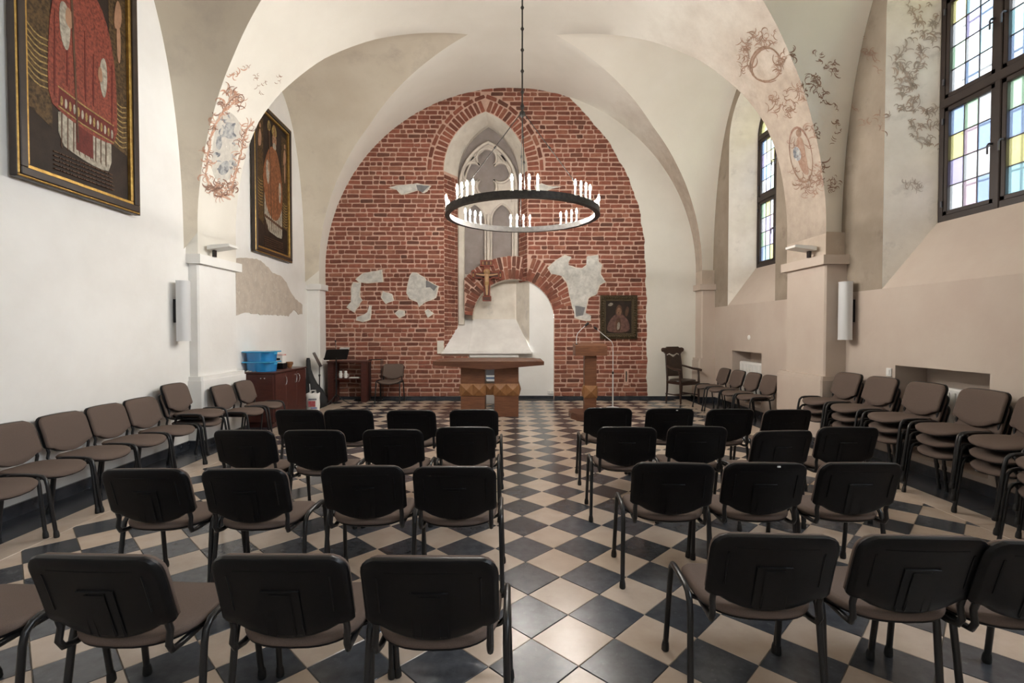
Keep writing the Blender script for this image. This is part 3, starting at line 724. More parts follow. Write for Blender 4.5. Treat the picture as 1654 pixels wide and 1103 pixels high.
def proud(x0, x1, z0, z1, d):                               # raised panel moulded in the plastic shell
    xs = [x0 + (x1 - x0) * k / 4 for k in range(5)]; e = .006
    for k in range(4):
        a, b = xs[k], xs[k + 1]
        mb.face([(a, back_y(a, z0) - d, z0 + e), (b, back_y(b, z0) - d, z0 + e), (b, back_y(b, z1) - d, z1 - e), (a, back_y(a, z1) - d, z1 - e)])
        mb.face([(a, back_y(a, z1) - d, z1 - e), (b, back_y(b, z1) - d, z1 - e), (b, back_y(b, z1) - .018, z1), (a, back_y(a, z1) - .018, z1)])
    for x, s in ((x0, 1), (x1, -1)): mb.face([(x + s * e, back_y(x, z0) - d, z0), (x + s * e, back_y(x, z1) - d, z1), (x, back_y(x, z1) - .018, z1), (x, back_y(x, z0) - .018, z0)])
proud(-.066, .066, .498, .690, .0265); proud(-.036, .036, .498, .678, .0295)
for s in (-1, 1): mb.tube([(s * .175, back_y(.175, z) - .022, z) for z in (.60, .66, .72, .745)] , .004, 5)
mb.tube([(x, back_y(x, .765) - .021, .765) for x in (-.15, -.07, 0, .07, .15)], .003, 5)
CH['shell'] = mb.mesh('back_shell', 'plastic', 40)
mb = MB(); slab_from([shell_grid(.006, .95), shell_grid(.014, .975), shell_grid(.028, .965), shell_grid(.038, .92)], mb)
CH['pad'] = mb.mesh('backrest', 'fabric', 60)
def seat_rings(prof):
    rows = []
    for sc, dz in prof:
        ring = []
        for k in range(40):
            q = 2 * pi * k / 40; ex = 2 / 3.0
            x = .235 * sc * abs(cos(q)) ** ex * (1 if cos(q) >= 0 else -1); y = .238 * sc * abs(sin(q)) ** ex * (1 if sin(q) >= 0 else -1)
            x *= 1 + .04 * (y / .238)
            z = .447 + dz + .018 * (x / .237) ** 2 - .022 * max(0, y / .238) ** 3 * (1 - .3 * (x / .237) ** 2) + .010 * max(0, -y / .238) ** 2
            ring.append((x, y - .036, z - .010))
        rows.append(ring)
    return rows
mb = MB(); R_ = seat_rings([(.05, .030), (.5, .031), (.85, .031), (.95, .026), (1, .012), (.99, 0), (.96, -.004)]); mb.grid(R_, closed=True); mb.face(R_[0]); mb.face(R_[-1])
CH['seat'] = mb.mesh('seat', 'fabric', 60)
mb = MB(); R_ = seat_rings([(.97, -.002), (.97, -.010), (.88, -.020), (.1, -.022)]); mb.grid(R_, closed=True); mb.face(R_[0]); mb.face(R_[-1])
CH['under'] = mb.mesh('seat_shell', 'plastic', 60)
def leg_mesh(s, front):
    mb = MB(); f = 1 if front else -1; x = .258
    pts = [(s * (x + .010), f * .212, .012), (s * (x + .005), f * .185, .22), (s * x, f * .162, .40), (s * x, f * .150, .445), (s * x, f * .125, .470), (s * x, f * .09, .478), (s * x, 0, .480)]
    mb.tube(pts, .0135, 8, flat=1); return mb.mesh('leg', 'steel', 60)
def cap_mesh(s, front):
    mb = MB(); f = 1 if front else -1; x = .268; mb.tube([(s * x, f * .213, 0), (s * x, f * .213, .006), (s * x, f * .211, .03), (s * x, f * .208, .05)], [.016, .019, .018, .0145], 8); return mb.mesh('foot_cap', 'rubber', 60)
for s in (-1, 1):
    for fr in (0, 1): CH['leg', s, fr] = leg_mesh(s, fr); CH['cap', s, fr] = cap_mesh(s, fr)
    mb = MB(); mb.tube([(s * .195, .10, .420), (s * .198, -.21, .424), (s * .203, -.255, .432), (s * .204, -.272, .462), (s * .203, back_y(.203, .51) - .004, .51), (s * .203, back_y(.203, .58) - .006, .58)], .0125, 8); CH['sup', s] = mb.mesh('back_support', 'steel', 60)
for k, y in enumerate((-.10, .10)):
    mb = MB(); mb.tube([(-.258, y, .468), (-.235, y, .440), (-.20, y, .426), (.20, y, .426), (.235, y, .440), (.258, y, .468)], .010, 6); CH['bar', k] = mb.mesh('cross_bar', 'steel', 60)
def chair(loc, rz, label, group, name='stacking_chair'):
    t = thing(name, label, 'chair', loc, rz, group)
    se = link('seat', CH['seat'], t); link('seat_shell', CH['under'], se)
    ba = link('backrest', CH['pad'], t); link('back_shell', CH['shell'], t)['label'] = 'black plastic back shell'
    for s in (-1, 1):
        for fr in (0, 1): l = link('leg', CH['leg', s, fr], t); link('foot_cap', CH['cap', s, fr], l)
        link('back_support', CH['sup', s], t)
    for k in (0, 1): link('cross_bar', CH['bar', k], t)
    return t
def by_back(px, py, yaw):                                   # stand a chair so that its back edge is where the photograph has it
    p = atZ(px, py, .82); rz = radians(yaw); v = Matrix.Rotation(rz, 3, 'Z') @ Vector((0, .374, 0)); return (p.x + v.x, p.y + v.y, 0), rz
ROWS = {('nearest row', 'left'): [(690, 901, -1), (444, 898, -1), (139, 898, -3), (-195, 903, -3)],
        ('second row', 'left'): [(733, 753, 0), (583, 752, 1), (389, 757, 0), (226, 757, 0)],
        ('third row', 'left'): [(751, 689, 0), (633, 693, 1), (504, 694, -1), (390, 694, -2)],
        ('fourth row', 'left'): [(765, 661, 0), (663, 662, 0), (561, 661, 1), (480, 661, -3)],
        ('nearest row', 'right'): [(1259, 864, -4), (1502, 867, -3), (1715, 876, -3)],
        ('second row', 'right'): [(1090, 747, -5), (1241, 747, -3), (1397, 747, -1)],
        ('third row', 'right'): [(1014, 689, -4), (1129, 688, -3), (1270, 695, 5), (1375, 689, -2)],
        ('fourth row', 'right'): [(983, 658, -4), (1084, 659, -1), (1183, 660, 2), (1276, 661, 2)]}
NUM = ['next to the aisle', 'second from the aisle', 'third from the aisle', 'fourth from the aisle']
for (row, sd), L in ROWS.items():
    for i, (px, py, yw) in enumerate(L):
        loc, rz = by_back(px, py, yw)
        c = chair(loc, rz, 'black backed chair in the %s %s of the aisle, %s' % (row, sd, NUM[i]), 'chairs facing the altar in rows')
        tgx = {('second row', 'right', 1): (1, 'w'), ('fourth row', 'right', 1): (1, 'w')}.get((row, sd, i))
        if tgx:
            mb = MB(); mb.box(.045, .062, back_y(.05, .803) - .027, back_y(.05, .803) - .016, .796, .804); mb.build('scuff_mark', 'white_paint', c)
# brown chairs along the left wall, seats towards the middle
LW = 'brown chairs along the left wall'
for i, (y, yw) in enumerate(((3.53, -88), (4.06, -89), (4.58, -91), (5.10, -90), (5.61, -90))):
    chair((XL(y) + (.07 if y > 3.6 else .14) + .374, y, 0), radians(yw), ['brown chair by the left wall cut by the frame, only its seat in view', 'brown chair by the left wall, nearest with its back in view', 'second brown chair by the left wall with its back in view', 'third brown chair by the left wall with its back in view', 'brown chair by the left wall beside the stack of two'][i], LW)
for k in range(2): chair((XL(6.15) + .09 + .374 + .025 * k, 6.15, .105 * k), radians(-88), ['bottom brown chair of the stack of two by the left pier', 'top brown chair of the stack of two by the left pier'][k], LW)
for y, yw, lb in ((6.93, -90, 'brown chair against the left pier foot, nearer the stack'), (7.52, -89, 'brown chair against the left pier foot, beside the cabinet')):
    chair((CX - VA + .07 + .055 + .374, y, 0), radians(yw), lb, LW)
# right wall: four brown chairs by the far recess, then stacks of three
for i, (y, dx) in enumerate(((9.93, .10), (9.40, .06), (8.88, .03), (8.35, .0))):
    chair((XR - .10 - dx - .374, y, 0), radians((88, 91, 90, 92)[i]), ['brown chair under the far right window, nearest the wooden armchair', 'brown chair under the far right window, second from the armchair', 'brown chair under the far right window, third from the armchair', 'brown chair under the far right window, nearest the right pier'][i], 'four brown chairs by the far right radiator recess')
ST = [(6.38, 'beside the right pier'), (5.80, 'left of the radiator recess'), (5.18, 'in front of the radiator recess'), (4.55, 'at the near end of the radiator recess'), (4.00, 'right of the recess, its back cut by the frame'), (3.27, 'cut by the right edge of the frame')]
for y, w in ST:
    for k in range(3): chair((XR - (.12 if y > 3.6 else .46) - .374 - .012 * k, y, .105 * k), radians(91), '%s brown chair of the stack %s' % (['bottom', 'middle', 'top'][k], w), 'stacked brown chairs along the right wall')
chair((-2.57, 10.93, 0), radians(178), 'brown chair facing the room against the brick wall, left of the altar', None)

# ------------------------------------------------------------------ altar
t = thing('altar_table', 'brown wooden altar table on two thick legs with studded band', 'altar', (-.34, 9.35, 0))
mb = MB(); n = 12; top = []
def und(x): return .955 - .085 * max(0, 1 - abs(x) / 1.0)
for x in [-.99 + 1.98 * k / n for k in range(n + 1)]: top.append(x)
rows = []
for x in top:
    e = .02 if abs(x) > .98 else 0
    rows.append([(x, -.46 + e, 1.035 - e), (x, .46 - e, 1.035 - e), (x, .47 - e, 1.02), (x, .44, und(x) - .0), (x, -.44, und(x) - .0), (x, -.47 + e, 1.02)])
mb.grid(rows, closed=True); mb.face(rows[0]); mb.face(rows[-1])
mb.build('tabletop', 'wood_top', t, 30)
def pyr(mb, x0, x1, z0, z1, y, d, ax='y', s=-1):
    if ax == 'y': c = [(x0, y, z0), (x1, y, z0), (x1, y, z1), (x0, y, z1), ((x0 + x1) / 2, y + s * d, (z0 + z1) / 2)]
    else: c = [(y, x0, z0), (y, x1, z0), (y, x1, z1), (y, x0, z1), (y + s * d, (x0 + x1) / 2, (z0 + z1) / 2)]
    mb.add(c, [(0, 1, 4), (1, 2, 4), (2, 3, 4), (3, 0, 4), (3, 2, 1, 0)])
for x0, x1 in ((-.51, -.07), (.10, .54)):
    mb = MB(); mb.box(x0, x1, -.28, .28, 0, .93, .006); lg = mb.build('leg', 'wood', t)
    mb = MB(); mb.box(x0 - .012, x1 + .012, -.292, .292, .385, .605, .004); mb.build('band', 'wood_light', lg)
    for i in range(2):
        w = (x1 - x0 + .02) / 2
        mb = MB(); pyr(mb, x0 - .01 + w * i, x0 - .01 + w * (i + 1), .39, .60, -.292, .05); mb.build('stud', 'wood_light', lg)
    for s, xx in ((-1, x0 - .012), (1, x1 + .012)):
        if (s < 0) == (x0 < 0):
            for i in range(2): mb = MB(); pyr(mb, -.28 + .28 * i, .28 * i, .39, .60, xx, .035, 'x', s); mb.build('stud', 'wood_light', lg)
mb = MB(); mb.box(-.08, .11, -.20, .20, .39, .60, .004); st = mb.build('stretcher', 'wood_light', t); mb = MB(); pyr(mb, -.07, .10, .40, .59, -.20, .045); mb.build('stud', 'wood_light', st)
# ------------------------------------------------------------------ lectern
t = thing('lectern', 'brown wooden lectern on one square post with studded band', 'lectern', (1.46, 8.95, 0))
mb = MB(); mb.prism([(-.33, -.06), (-.24, -.28), (.30, -.28), (.33, -.1), (.33, .48), (-.22, .48), (-.33, .3)], lambda a, b, q: (a, b, q), 0, .09); mb.prism([(-.31, -.05), (-.23, -.25), (.28, -.25), (.31, -.09), (.31, .45), (-.21, .45), (-.31, .28)], lambda a, b, q: (a, b, q), .09, .102); mb.build('base', 'wood_top', t)
mb = MB(); mb.box(-.11, .10, -.2, -.04, .10, 1.15, .006); po = mb.build('post', 'wood', t)
mb = MB(); mb.box(-.12, .11, -.21, -.03, .385, .605, .004); b = mb.build('band', 'wood_light', po)
mb = MB(); pyr(mb, -.115, .105, .39, .60, -.21, .05); mb.build('stud', 'wood_light', po)
for s in (-1, 1): mb = MB(); pyr(mb, -.205, -.035, .39, .60, -.12 if s < 0 else .11, .035, 'x', s); mb.build('stud', 'wood_light', po)
mb = MB(); mb.prism([(-.27, 1.13), (.06, 1.13), (.06, 1.345), (-.27, 1.30)], lambda a, b, q: (q, a, b), -.285, .27); mb.build('reading_desk', 'wood', t)
def gooseneck(root, pts, m='grey_paint'):
    mb = MB(); mb.tube(pts, .007, 6); g = mb.build('gooseneck', m, root, 60)
    mb = MB(); d = (Vector(pts[-1]) - Vector(pts[-2])).normalized(); p = Vector(pts[-1]); mb.tube([p - d * .02, p, p + d * .05, p + d * .07], [.012, .02, .022, .010], 8); mb.build('microphone_head', 'rubber', root, 60)
t = thing('gooseneck_microphone', 'thin gooseneck microphone rising from the left side of the lectern', 'microphone', (1.22, 8.86, 1.318)); mb = MB(); mb.lathe([(.025, 0), (.025, .012), (.012, .02)], n=10); mb.build('base', 'steel', t, 50)
gooseneck(t, [(0, 0, .01), (0, 0, .14), (.02, 0, .20), (.09, 0, .28), (.165, 0, .345)])
t = thing('microphone_stand', 'pale floor microphone stand right of the lectern with bent boom', 'microphone stand', (2.13, 10.1, 0))
mb = MB(); mb.lathe([(.13, 0), (.13, .012), (.03, .03), (.012, .04)], n=20); mb.build('base', 'grey_paint', t, 50)
mb = MB(); mb.tube([(0, 0, .03), (0, 0, .72)], .014, 8); mb.tube([(0, 0, .70), (0, 0, 1.15)], .009, 8); mb.build('pole', 'grey_paint', t, 60)
mb = MB(); mb.lathe([(.02, .69), (.02, .74)], n=8); mb.build('collar', 'steel', t, 60)
gooseneck(t, [(0, 0, 1.15), (0, 0, 1.27), (-.03, 0, 1.35), (-.18, 0, 1.47), (-.335, 0, 1.60)])

# ------------------------------------------------------------------ paintings
def flatshape(mb, pts, lift, k): mb.prism(pts, lambda a, b, q: (q, a, b), -.0005, lift, k)
def smooth_poly(pts, it=2):
    for _ in range(it):
        o = []
        for i in range(len(pts)):
            p, q = pts[i], pts[(i + 1) % len(pts)]; o += [(p[0] * .75 + q[0] * .25, p[1] * .75 + q[1] * .25), (p[0] * .25 + q[0] * .75, p[1] * .25 + q[1] * .75)]
        pts = o
    return pts
PM = [painting_mat('canvas_dark_ground', (.028, .016, .010), .5, 5), painting_mat('painted_ochre_brocade', (.10, .058, .022), .22, 30), painting_mat('painted_red_robe', (.25, .058, .036), .42, 34), painting_mat('painted_white_linen', (.40, .36, .29), .5, 24),
      painting_mat('painted_flesh', (.34, .19, .115), .7, 10), painting_mat('painted_brown', (.10, .05, .028), .6, 10), painting_mat('painted_gold', (.36, .25, .09), .45, 40), painting_mat('painted_orange_robe', (.26, .10, .042), .5, 24), painting_mat('painted_crimson', (.13, .022, .016), .6, 20)]
def framed(name, label, w, h, fw, fd, figure, loc, rz):
    # built facing +x; u runs along +y from 0 to w, v along z from 0 to h
    t = thing(name, label, 'painting', loc, rz)
    mb = MB()
    def ring(o0, o1, x0, x1, k):
        for q in ((o0, w - o0, o0, o1), (o0, w - o0, h - o1, h - o0), (o0, o1, o1, h - o1), (w - o1, w - o0, o1, h - o1)): mb.box(x0, x1, q[0], q[1], q[2], q[3], .006, k)
    ring(0, .010, 0, fd * .8, 0); ring(.010, .028, 0, fd * .85, 1); ring(.028, fw - .035, 0, fd, 0); ring(fw - .035, fw, 0, fd * .75, 1)
    mb.build('frame', ['frame_black', 'gold'], t)
    mb = MB(); mb.box(0.005, .02, fw * .8, w - fw * .8, fw * .8, h - fw * .8, 0, 0); cv = mb.build('canvas', PM, t)
    mb = MB(); figure(mb, lambda u, v: (fw + u * (w - 2 * fw), fw + v * (h - 2 * fw)))
    o = mb.build('painted_figure', PM, t)
    for v in o.data.vertices: v.co.x += .0215
    return t
def bishop(robe, crim, bell):
    def f(mb, T):
        lay = [.0004]
        def sh(pts, k, it=2): lay[0] += .00012; flatshape(mb, [T(*p) for p in (smooth_poly(pts, it) if it else pts)], lay[0], k)
        for x0, x1 in ((.0, .22), (.80, 1.0)): sh([(x0, .22), (x1, .17 if x0 < .5 else .2), (x1, .95), (x0, .95)], 1, 0)
        for k in range(9):                                  # gilt fringe lines of the hangings
            z = .30 + .022 * k; sh([(.01, z + .03), (.10, z), (.20, z + .008), (.20, z + .013), (.10, z + .006), (.01, z + .036)], 6, 1)
            sh([(.83, z - .06), (.92, z - .08), (.99, z - .065), (.99, z - .06), (.92, z - .074), (.83, z - .054)], 6, 1)
        if bell:
            sh([(.27, .13), (.45, .105), (.66, .09), (.80, .10), (.80, .26), (.27, .28)], 3, 1)
            for k in range(9): x = .29 + .055 * k; sh([(x, .12), (x + .010, .11), (x + .018, .25), (x + .006, .26)], 5, 0)
            sh([(.43, .13), (.60, .12), (.60, .26), (.43, .26)], 8, 0)
            sh([(.19, .27), (.30, .245), (.50, .222), (.70, .212), (.87, .225), (.875, .45), (.84, .62), (.75, .745), (.64, .80), (.42, .80), (.30, .74), (.22, .62), (.185, .42)], robe, 1)
            sh([(.27, .265), (.50, .24), (.83, .228), (.83, .30), (.50, .315), (.28, .335)], crim, 0); 
            for k in range(14): u = .29 + .039 * k; z = .292 - .055 * (u - .28); sh([(u, z - .018), (u + .016, z - .022), (u + .026, z), (u + .016, z + .018), (u + .002, z + .014)], 3 if k % 2 else 6, 1)
            sh([(.27, .262), (.50, .237), (.83, .225), (.83, .231), (.50, .243), (.27, .268)], 6, 0); sh([(.27, .335), (.50, .315), (.83, .298), (.83, .304), (.50, .321), (.27, .341)], 6, 0)
            for x0, x1, z0, z1 in ((.23, .25, .30, .62), (.345, .36, .36, .56), (.52, .53, .34, .62), (.60, .615, .34, .55), (.80, .82, .30, .56)): sh([(x0, z0), (x0 + .018, z0 - .004), (x1 + .008, z1), (x1, z1)], crim, 1)
        else:
            sh([(.24, .15), (.76, .11), (.80, .16), (.78, .45), (.24, .50)], 3, 1); sh([(.22, .235), (.80, .195), (.80, .215), (.22, .255)], crim, 0)
            for k in range(9): x = .27 + .055 * k; sh([(x, .15), (x + .010, .14), (x + .018, .34), (x + .006, .35)], 5, 0)
            sh([(.22, .45), (.30, .30), (.48, .235), (.66, .25), (.80, .36), (.82, .50), (.76, .66), (.66, .77), (.56, .81), (.42, .79), (.28, .68), (.20, .56)], robe)
            for x0, x1, z0, z1 in ((.36, .38, .34, .56), (.52, .53, .28, .62), (.62, .64, .30, .55)): sh([(x0, z0), (x0 + .016, z0), (x1 + .006, z1), (x1, z1)], crim, 1)
        sh([(.30, .52), (.37, .48), (.40, .60), (.36, .68), (.29, .66)], 3); sh([(.68, .44), (.73, .38), (.77, .48), (.75, .57), (.69, .55)], 3)          # sleeves
        sh([(.34, .60), (.41, .58), (.42, .65), (.36, .67)], 4); sh([(.66, .46), (.71, .45), (.71, .51), (.67, .52)], 4)
        sh([(.44, .16), (.455, .16), (.41, .90), (.385, .90)], 5, 0); sh([(.36, .90), (.43, .90), (.44, .96), (.39, .985), (.35, .95)], 6); sh([(.38, .91), (.41, .91), (.42, .95), (.39, .965)], 0)   # crozier
        sh([(.50, .79), (.62, .79), (.60, .84), (.52, .84)], 3); sh([(.505, .82), (.615, .82), (.63, .875), (.60, .90), (.52, .90), (.495, .87)], 4)    # head
        sh([(.515, .815), (.60, .815), (.585, .84), (.53, .84)], 3)
        for ex in (.535, .585): sh([(ex - .012, .866), (ex + .012, .866), (ex + .012, .872), (ex - .012, .872)], 5, 0)
        sh([(.555, .845), (.57, .845), (.565, .868), (.56, .868)], 5, 0)
        sh([(.49, .89), (.625, .89), (.64, .94), (.56, .99), (.475, .94)], 6); sh([(.545, .89), (.57, .89), (.57, .98), (.55, .98)], robe, 0)
        for s, hx in ((-1, .12), (1, .90)):                 # little flying attendants at the top corners
            sh([(hx - .05, .72), (hx + .03, .74), (hx + .05, .82), (hx, .87), (hx - .04, .80)], 4); sh([(hx - .015, .865), (hx + .03, .865), (hx + .03, .90), (hx - .01, .90)], 4)
        sh([(.88, .60), (.92, .58), (.93, .74), (.88, .76)], 4)
        for k in range(5):
            z = .085 - .016 * k; u = .22
            while u < .78: w = .012 + .03 * ((u * 977 + k * 31) % 1); sh([(u, z), (u + w, z), (u + w, z + .0045), (u, z + .0045)], 5, 0); u += w + .008
    return f
framed('portrait_painting', 'tall framed painting of a bishop in red, nearest on the left wall', 1.47, 2.70, .13, .075, bishop(2, 8, True), (XL(4.23) + .03, 4.23, 2.86), radians(1.86))
framed('portrait_painting', 'tall framed painting of a bishop in orange, far left wall behind the pier', 1.56, 2.60, .12, .075, bishop(7, 5, False), (XL(8.45) + .03, 8.45, 2.90), radians(1.86))
def saint(mb, T):
    lay = [.0004]
    def sh(pts, k, it=2): lay[0] += .00012; flatshape(mb, [T(*p) for p in (smooth_poly(pts, it) if it else pts)], lay[0], k)
    sh([(.05, .02), (.95, .02), (.92, .35), (.75, .52), (.62, .60), (.38, .60), (.2, .46), (.06, .25)], 8); sh([(.38, .05), (.58, .05), (.60, .40), (.50, .50), (.38, .40)], 5)
    sh([(.42, .10), (.54, .12), (.56, .33), (.46, .36)], 3); sh([(.40, .56), (.60, .56), (.62, .74), (.54, .82), (.42, .78)], 4); sh([(.36, .60), (.40, .80), (.50, .90), (.62, .84), (.66, .62), (.62, .56), (.63, .72), (.54, .81), (.43, .77), (.41, .58)], 5)
    sh([(.05, .86), (.22, .84), (.30, .93), (.16, .96)], 3); sh([(.74, .55), (.84, .50), (.92, .80), (.80, .85)], 5); sh([(.47, .66), (.53, .66), (.50, .61)], 5)
t = framed('saint_painting', 'small dark saint painting in a carved gilt frame on the brick wall', .84, .99, .13, .05, saint, (2.10, YB - .02, 1.375), radians(-90))
for c in kids(t):
    if c.name.startswith('frame'): c.data.materials[0] = M['carved_gilt']; c.data.materials[1] = M['carved_gilt']
    if c.name.startswith('painted'): c.data.materials[8] = painting_mat('painted_muted_robe', (.15, .075, .06), .5, 16); c.data.materials[4] = painting_mat('painted_shaded_flesh', (.22, .12, .075), .6, 12); c.data.materials[3] = painting_mat('painted_dull_linen', (.30, .26, .21), .5, 20)
mb = MB()
for k in range(15):
    for z in (.055, .935): mb.lathe([(.012, -.01), (.03, .0), (.02, .022), (.004, .03)], (.05, .05 + .74 * k / 14, z), 6, axis='x')
for k in range(16):
    for y in (.055, .785): mb.lathe([(.012, -.01), (.03, .0), (.02, .022), (.004, .03)], (.05, y, .08 + .83 * k / 15), 6, axis='x')
mb.build('carved_leaves', 'carved_gilt', t, 50)

# ------------------------------------------------------------------ painted cross hung on the arch
t = thing('wooden_crucifix', 'red painted wooden crucifix hung in front of the brick arch', 'crucifix', (-.475, YB + .14, 2.24))
CW = [mat('cross_red', (.27, .075, .045), (.17, .045, .03), .8, 20), mat('cross_gold', (.42, .26, .11), (.30, .17, .07), .8, 30), mat('cross_flesh', (.52, .33, .19), (.42, .25, .14), .8, 20), mat('cross_dark', (.09, .04, .03), None, .8)]
def cbox(mb, q, y0, y1, k): mb.box(q[0], q[1], y0, y1, q[2], q[3], .006, k)
mb = MB()
for q in ((-.10, .10, 0, .12), (-.075, .075, .12, .50), (-.27, .27, .52, .68), (-.35, -.27, .49, .71), (.27, .35, .49, .71), (-.11, .11, .50, .70), (-.07, .07, .70, .80), (-.15, .15, .80, .94)): cbox(mb, q, -.03, .02, 0)
for q in ((-.055, .055, .13, .50), (-.26, .26, .55, .65), (-.33, -.285, .52, .68), (.285, .33, .52, .68), (-.12, .12, .825, .915), (-.08, .08, .02, .10)): cbox(mb, q, -.036, -.025, 3)
for x in (-.31, .31, -.09, 0, .09):
    z0 = .56 if abs(x) > .2 else .835
    cbox(mb, (x - .012, x + .012, z0, z0 + .07), -.041, -.03, 1)
mb.build('cross', CW, t)
mb = MB(); mb.tube([(0, -.05, .14), (0, -.055, .30), (0, -.06, .40)], [.022, .034, .045], 8, 2); mb.tube([(0, -.06, .38), (0, -.06, .48), (0, -.06, .58), (0, -.055, .62)], [.044, .05, .055, .03], 8, 2)
for s_ in (-1, 1): mb.tube([(s_ * .04, -.055, .59), (s_ * .14, -.05, .60), (s_ * .25, -.05, .62)], [.026, .020, .014], 6, 2)
mb.lathe([(.004, .60), (.032, .625), (.040, .665), (.030, .70), (.004, .71)], (0, -.06, .01), 10, 2); mb.lathe([(.075, -.036), (.075, -.042)], (0, 0, .67), 16, 1, axis='y'); mb.tube([(0, -.055, .36), (0, -.058, .44)], [.05, .054], 8, 1)
mb.build('figure', CW, t, 60)
mb = MB(); mb.tube([(0, .0, .92), (0, .08, .98)], .006, 6); mb.build('hook', 'iron', t)

# ------------------------------------------------------------------ ring chandelier
cxx, cyy, czz, RR = .205, 7.05, 3.155, 1.055
t = thing('ring_chandelier', 'black iron ring chandelier with lit candle bulbs hung on a long rod', 'chandelier', (cxx, cyy, czz))
def hoop(r0, r1, z0, z1, n=72): return [[(r * cos(2 * pi * k / n), r * sin(2 * pi * k / n), z) for k in range(n)] for r, z in ((r0, z0), (r1, z0), (r1, z1), (r0, z1), (r0, z0))]
mb = MB(); mb.grid(hoop(RR - .012, RR + .012, 0, .085), closed=True); mb.grid(hoop(RR - .05, RR + .02, -.006, .006), closed=True); mb.build('ring', 'iron', t, 30)
cm = MB(); cm.lathe([(.024, -.01), (.026, .0), (.013, .004), (.013, .105), (.011, .11)], n=10); cm = cm.mesh('candle', 'candle', 40)
bm_ = MB(); bm_.lathe([(.006, .105), (.011, .118), (.0155, .135), (.014, .155), (.008, .178), (.002, .192)], n=10); bm_ = bm_.mesh('bulb', 'bulb', 60)
for g in range(8):
    for k in range(4):
        a = radians(45 * g - 90) + (k - 1.5) * .098; c = link('candle', cm, t); c.location = (RR * cos(a), RR * sin(a), .085); link('bulb', bm_, c)
HZ = 1.43
for a in (0, 90, 180, 270):
    e = Vector((RR * cos(radians(a)), RR * sin(radians(a)), .07)); h0 = Vector((.03 * cos(radians(a)), .03 * sin(radians(a)), HZ))
    mb = MB(); P_ = [e.lerp(h0, k) for k in (0, .33, .34, .66, .67, 1)]
    mb.tube([P_[0], P_[5]], .006, 6)
    for k in (1, 3): mb.tube([P_[k] - (h0 - e).normalized() * .02, P_[k] + (h0 - e).normalized() * .02], .014, 6)
    mb.build('suspension_rod', 'iron', t, 60)
mb = MB(); mb.lathe([(.01, HZ - .05), (.04, HZ - .02), (.04, HZ + .02), (.015, HZ + .05)], n=12); mb.lathe([(.012, HZ + .05), (.03, HZ + .1), (.012, HZ + .16)], n=8); mb.build('hub', 'iron', t, 50)
mb = MB(); zt = 7.03 - czz; mb.tube([(0, 0, HZ + .04), (0, 0, zt)], .011, 6)
for k in range(9): z = HZ + .30 + .29 * k; mb.lathe([(.011, z - .03), (.026, z), (.011, z + .03)], n=8)
mb.build('hanging_rod', 'iron', t, 50)
mb = MB(); mb.lathe([(.012, zt - .1), (.07, zt - .03), (.075, zt)], n=16); mb.build('ceiling_rose', 'iron', t, 50)

# ------------------------------------------------------------------ wall fittings
def speaker(name, label, x, y, z0, z1, s):
    t = thing(name, label, 'speaker', (x, y, z0)); mb = MB()
    prof = [(s * .0, -.085), (s * .05, -.085)] + [(s * (.05 + .065 * sin(radians(a))), -.085 * cos(radians(a))) for a in range(15, 180, 15)] + [(s * .05, .085), (s * .0, .085)]
    mb.prism(prof, lambda a, b, q: (a, b, q), 0, z1 - z0); mb.build('housing', 'grey_paint', t, 40)
    mb = MB(); mb.box(min(0, -s * .07), max(0, -s * .07), -.03, .03, (z1 - z0) * .3, (z1 - z0) * .7); mb.build('bracket', 'steel', t)
    for zz in (-.012, z1 - z0): mb = MB(); mb.prism([(a * 1.03, b * 1.03) for a, b in prof], lambda a, b, q: (a, b, q + zz), 0, .012); mb.build('end_cap', 'grey_paint', t)
speaker('column_speaker', 'slim pale column speaker on the left wall beside the pier', XL(6.4) + .075, 6.42, 1.45, 2.19, 1)
speaker('column_speaker', 'slim pale column speaker on the right wall beside the pier', XR - .075, 6.58, 1.46, 2.20, -1)
for s, lb in ((-1, 'flat white floodlight on the left pier capital'), (1, 'flat white floodlight on the right pier capital')):
    f = CX + s * VA; t = thing('floodlight', lb, 'lamp', (f - s * .04, 6.98, 2.585))
    mb = MB(); mb.prism([(-.16, .085), (.14, .13), (.14, .16), (-.16, .14)], lambda a, b, q: (-s * (a + .16), q, b), -.12, .12); mb.build('housing', 'white_paint', t)
    mb = MB(); mb.box(min(-s * .02, -s * .05), max(-s * .02, -s * .05), -.03, .03, 0, .10); mb.build('bracket', 'steel', t)
    mb = MB(); mb.prism([(-.13, .149), (.12, .164), (.12, .167), (-.13, .152)], lambda a, b, q: (-s * (a + .16), q, b), -.10, .10); mb.build('glass', 'grey_paint', t)
for (a, b), lb in zip(NICHES, ('white radiator in the recess behind the stacked chairs', 'white radiator in the recess behind the four brown chairs')):
    t = thing('radiator', lb, 'radiator', (XR + .14, (a + b) / 2, .16)); w = (b - a) / 2 - .12
    mb = MB(); mb.box(-.05, .07, -w, w, .08, .80, .02); mb.build('panel', 'white_paint', t)
    for k in range(int(w * 2 / .075)): y = -w + .05 + .075 * k; mb = MB(); mb.box(-.062, -.05, y - .02, y + .02, .13, .76, .008); mb.build('rib', 'white_paint', t)
    for y in (-w * .7, w * .7): mb = MB(); mb.box(0, .03, y - .02, y + .02, 0, .08); mb.build('foot', 'white_paint', t)
    mb = MB(); mb.tube([(-.02, -w - .05, 0), (-.02, -w - .05, .16), (-.02, -w + .02, .16)], .012, 8); mb.lathe([(.022, .14), (.026, .17), (.022, .24)], (-.06, -w - .05, 0), 10); mb.build('valve', 'white_paint', t, 50)
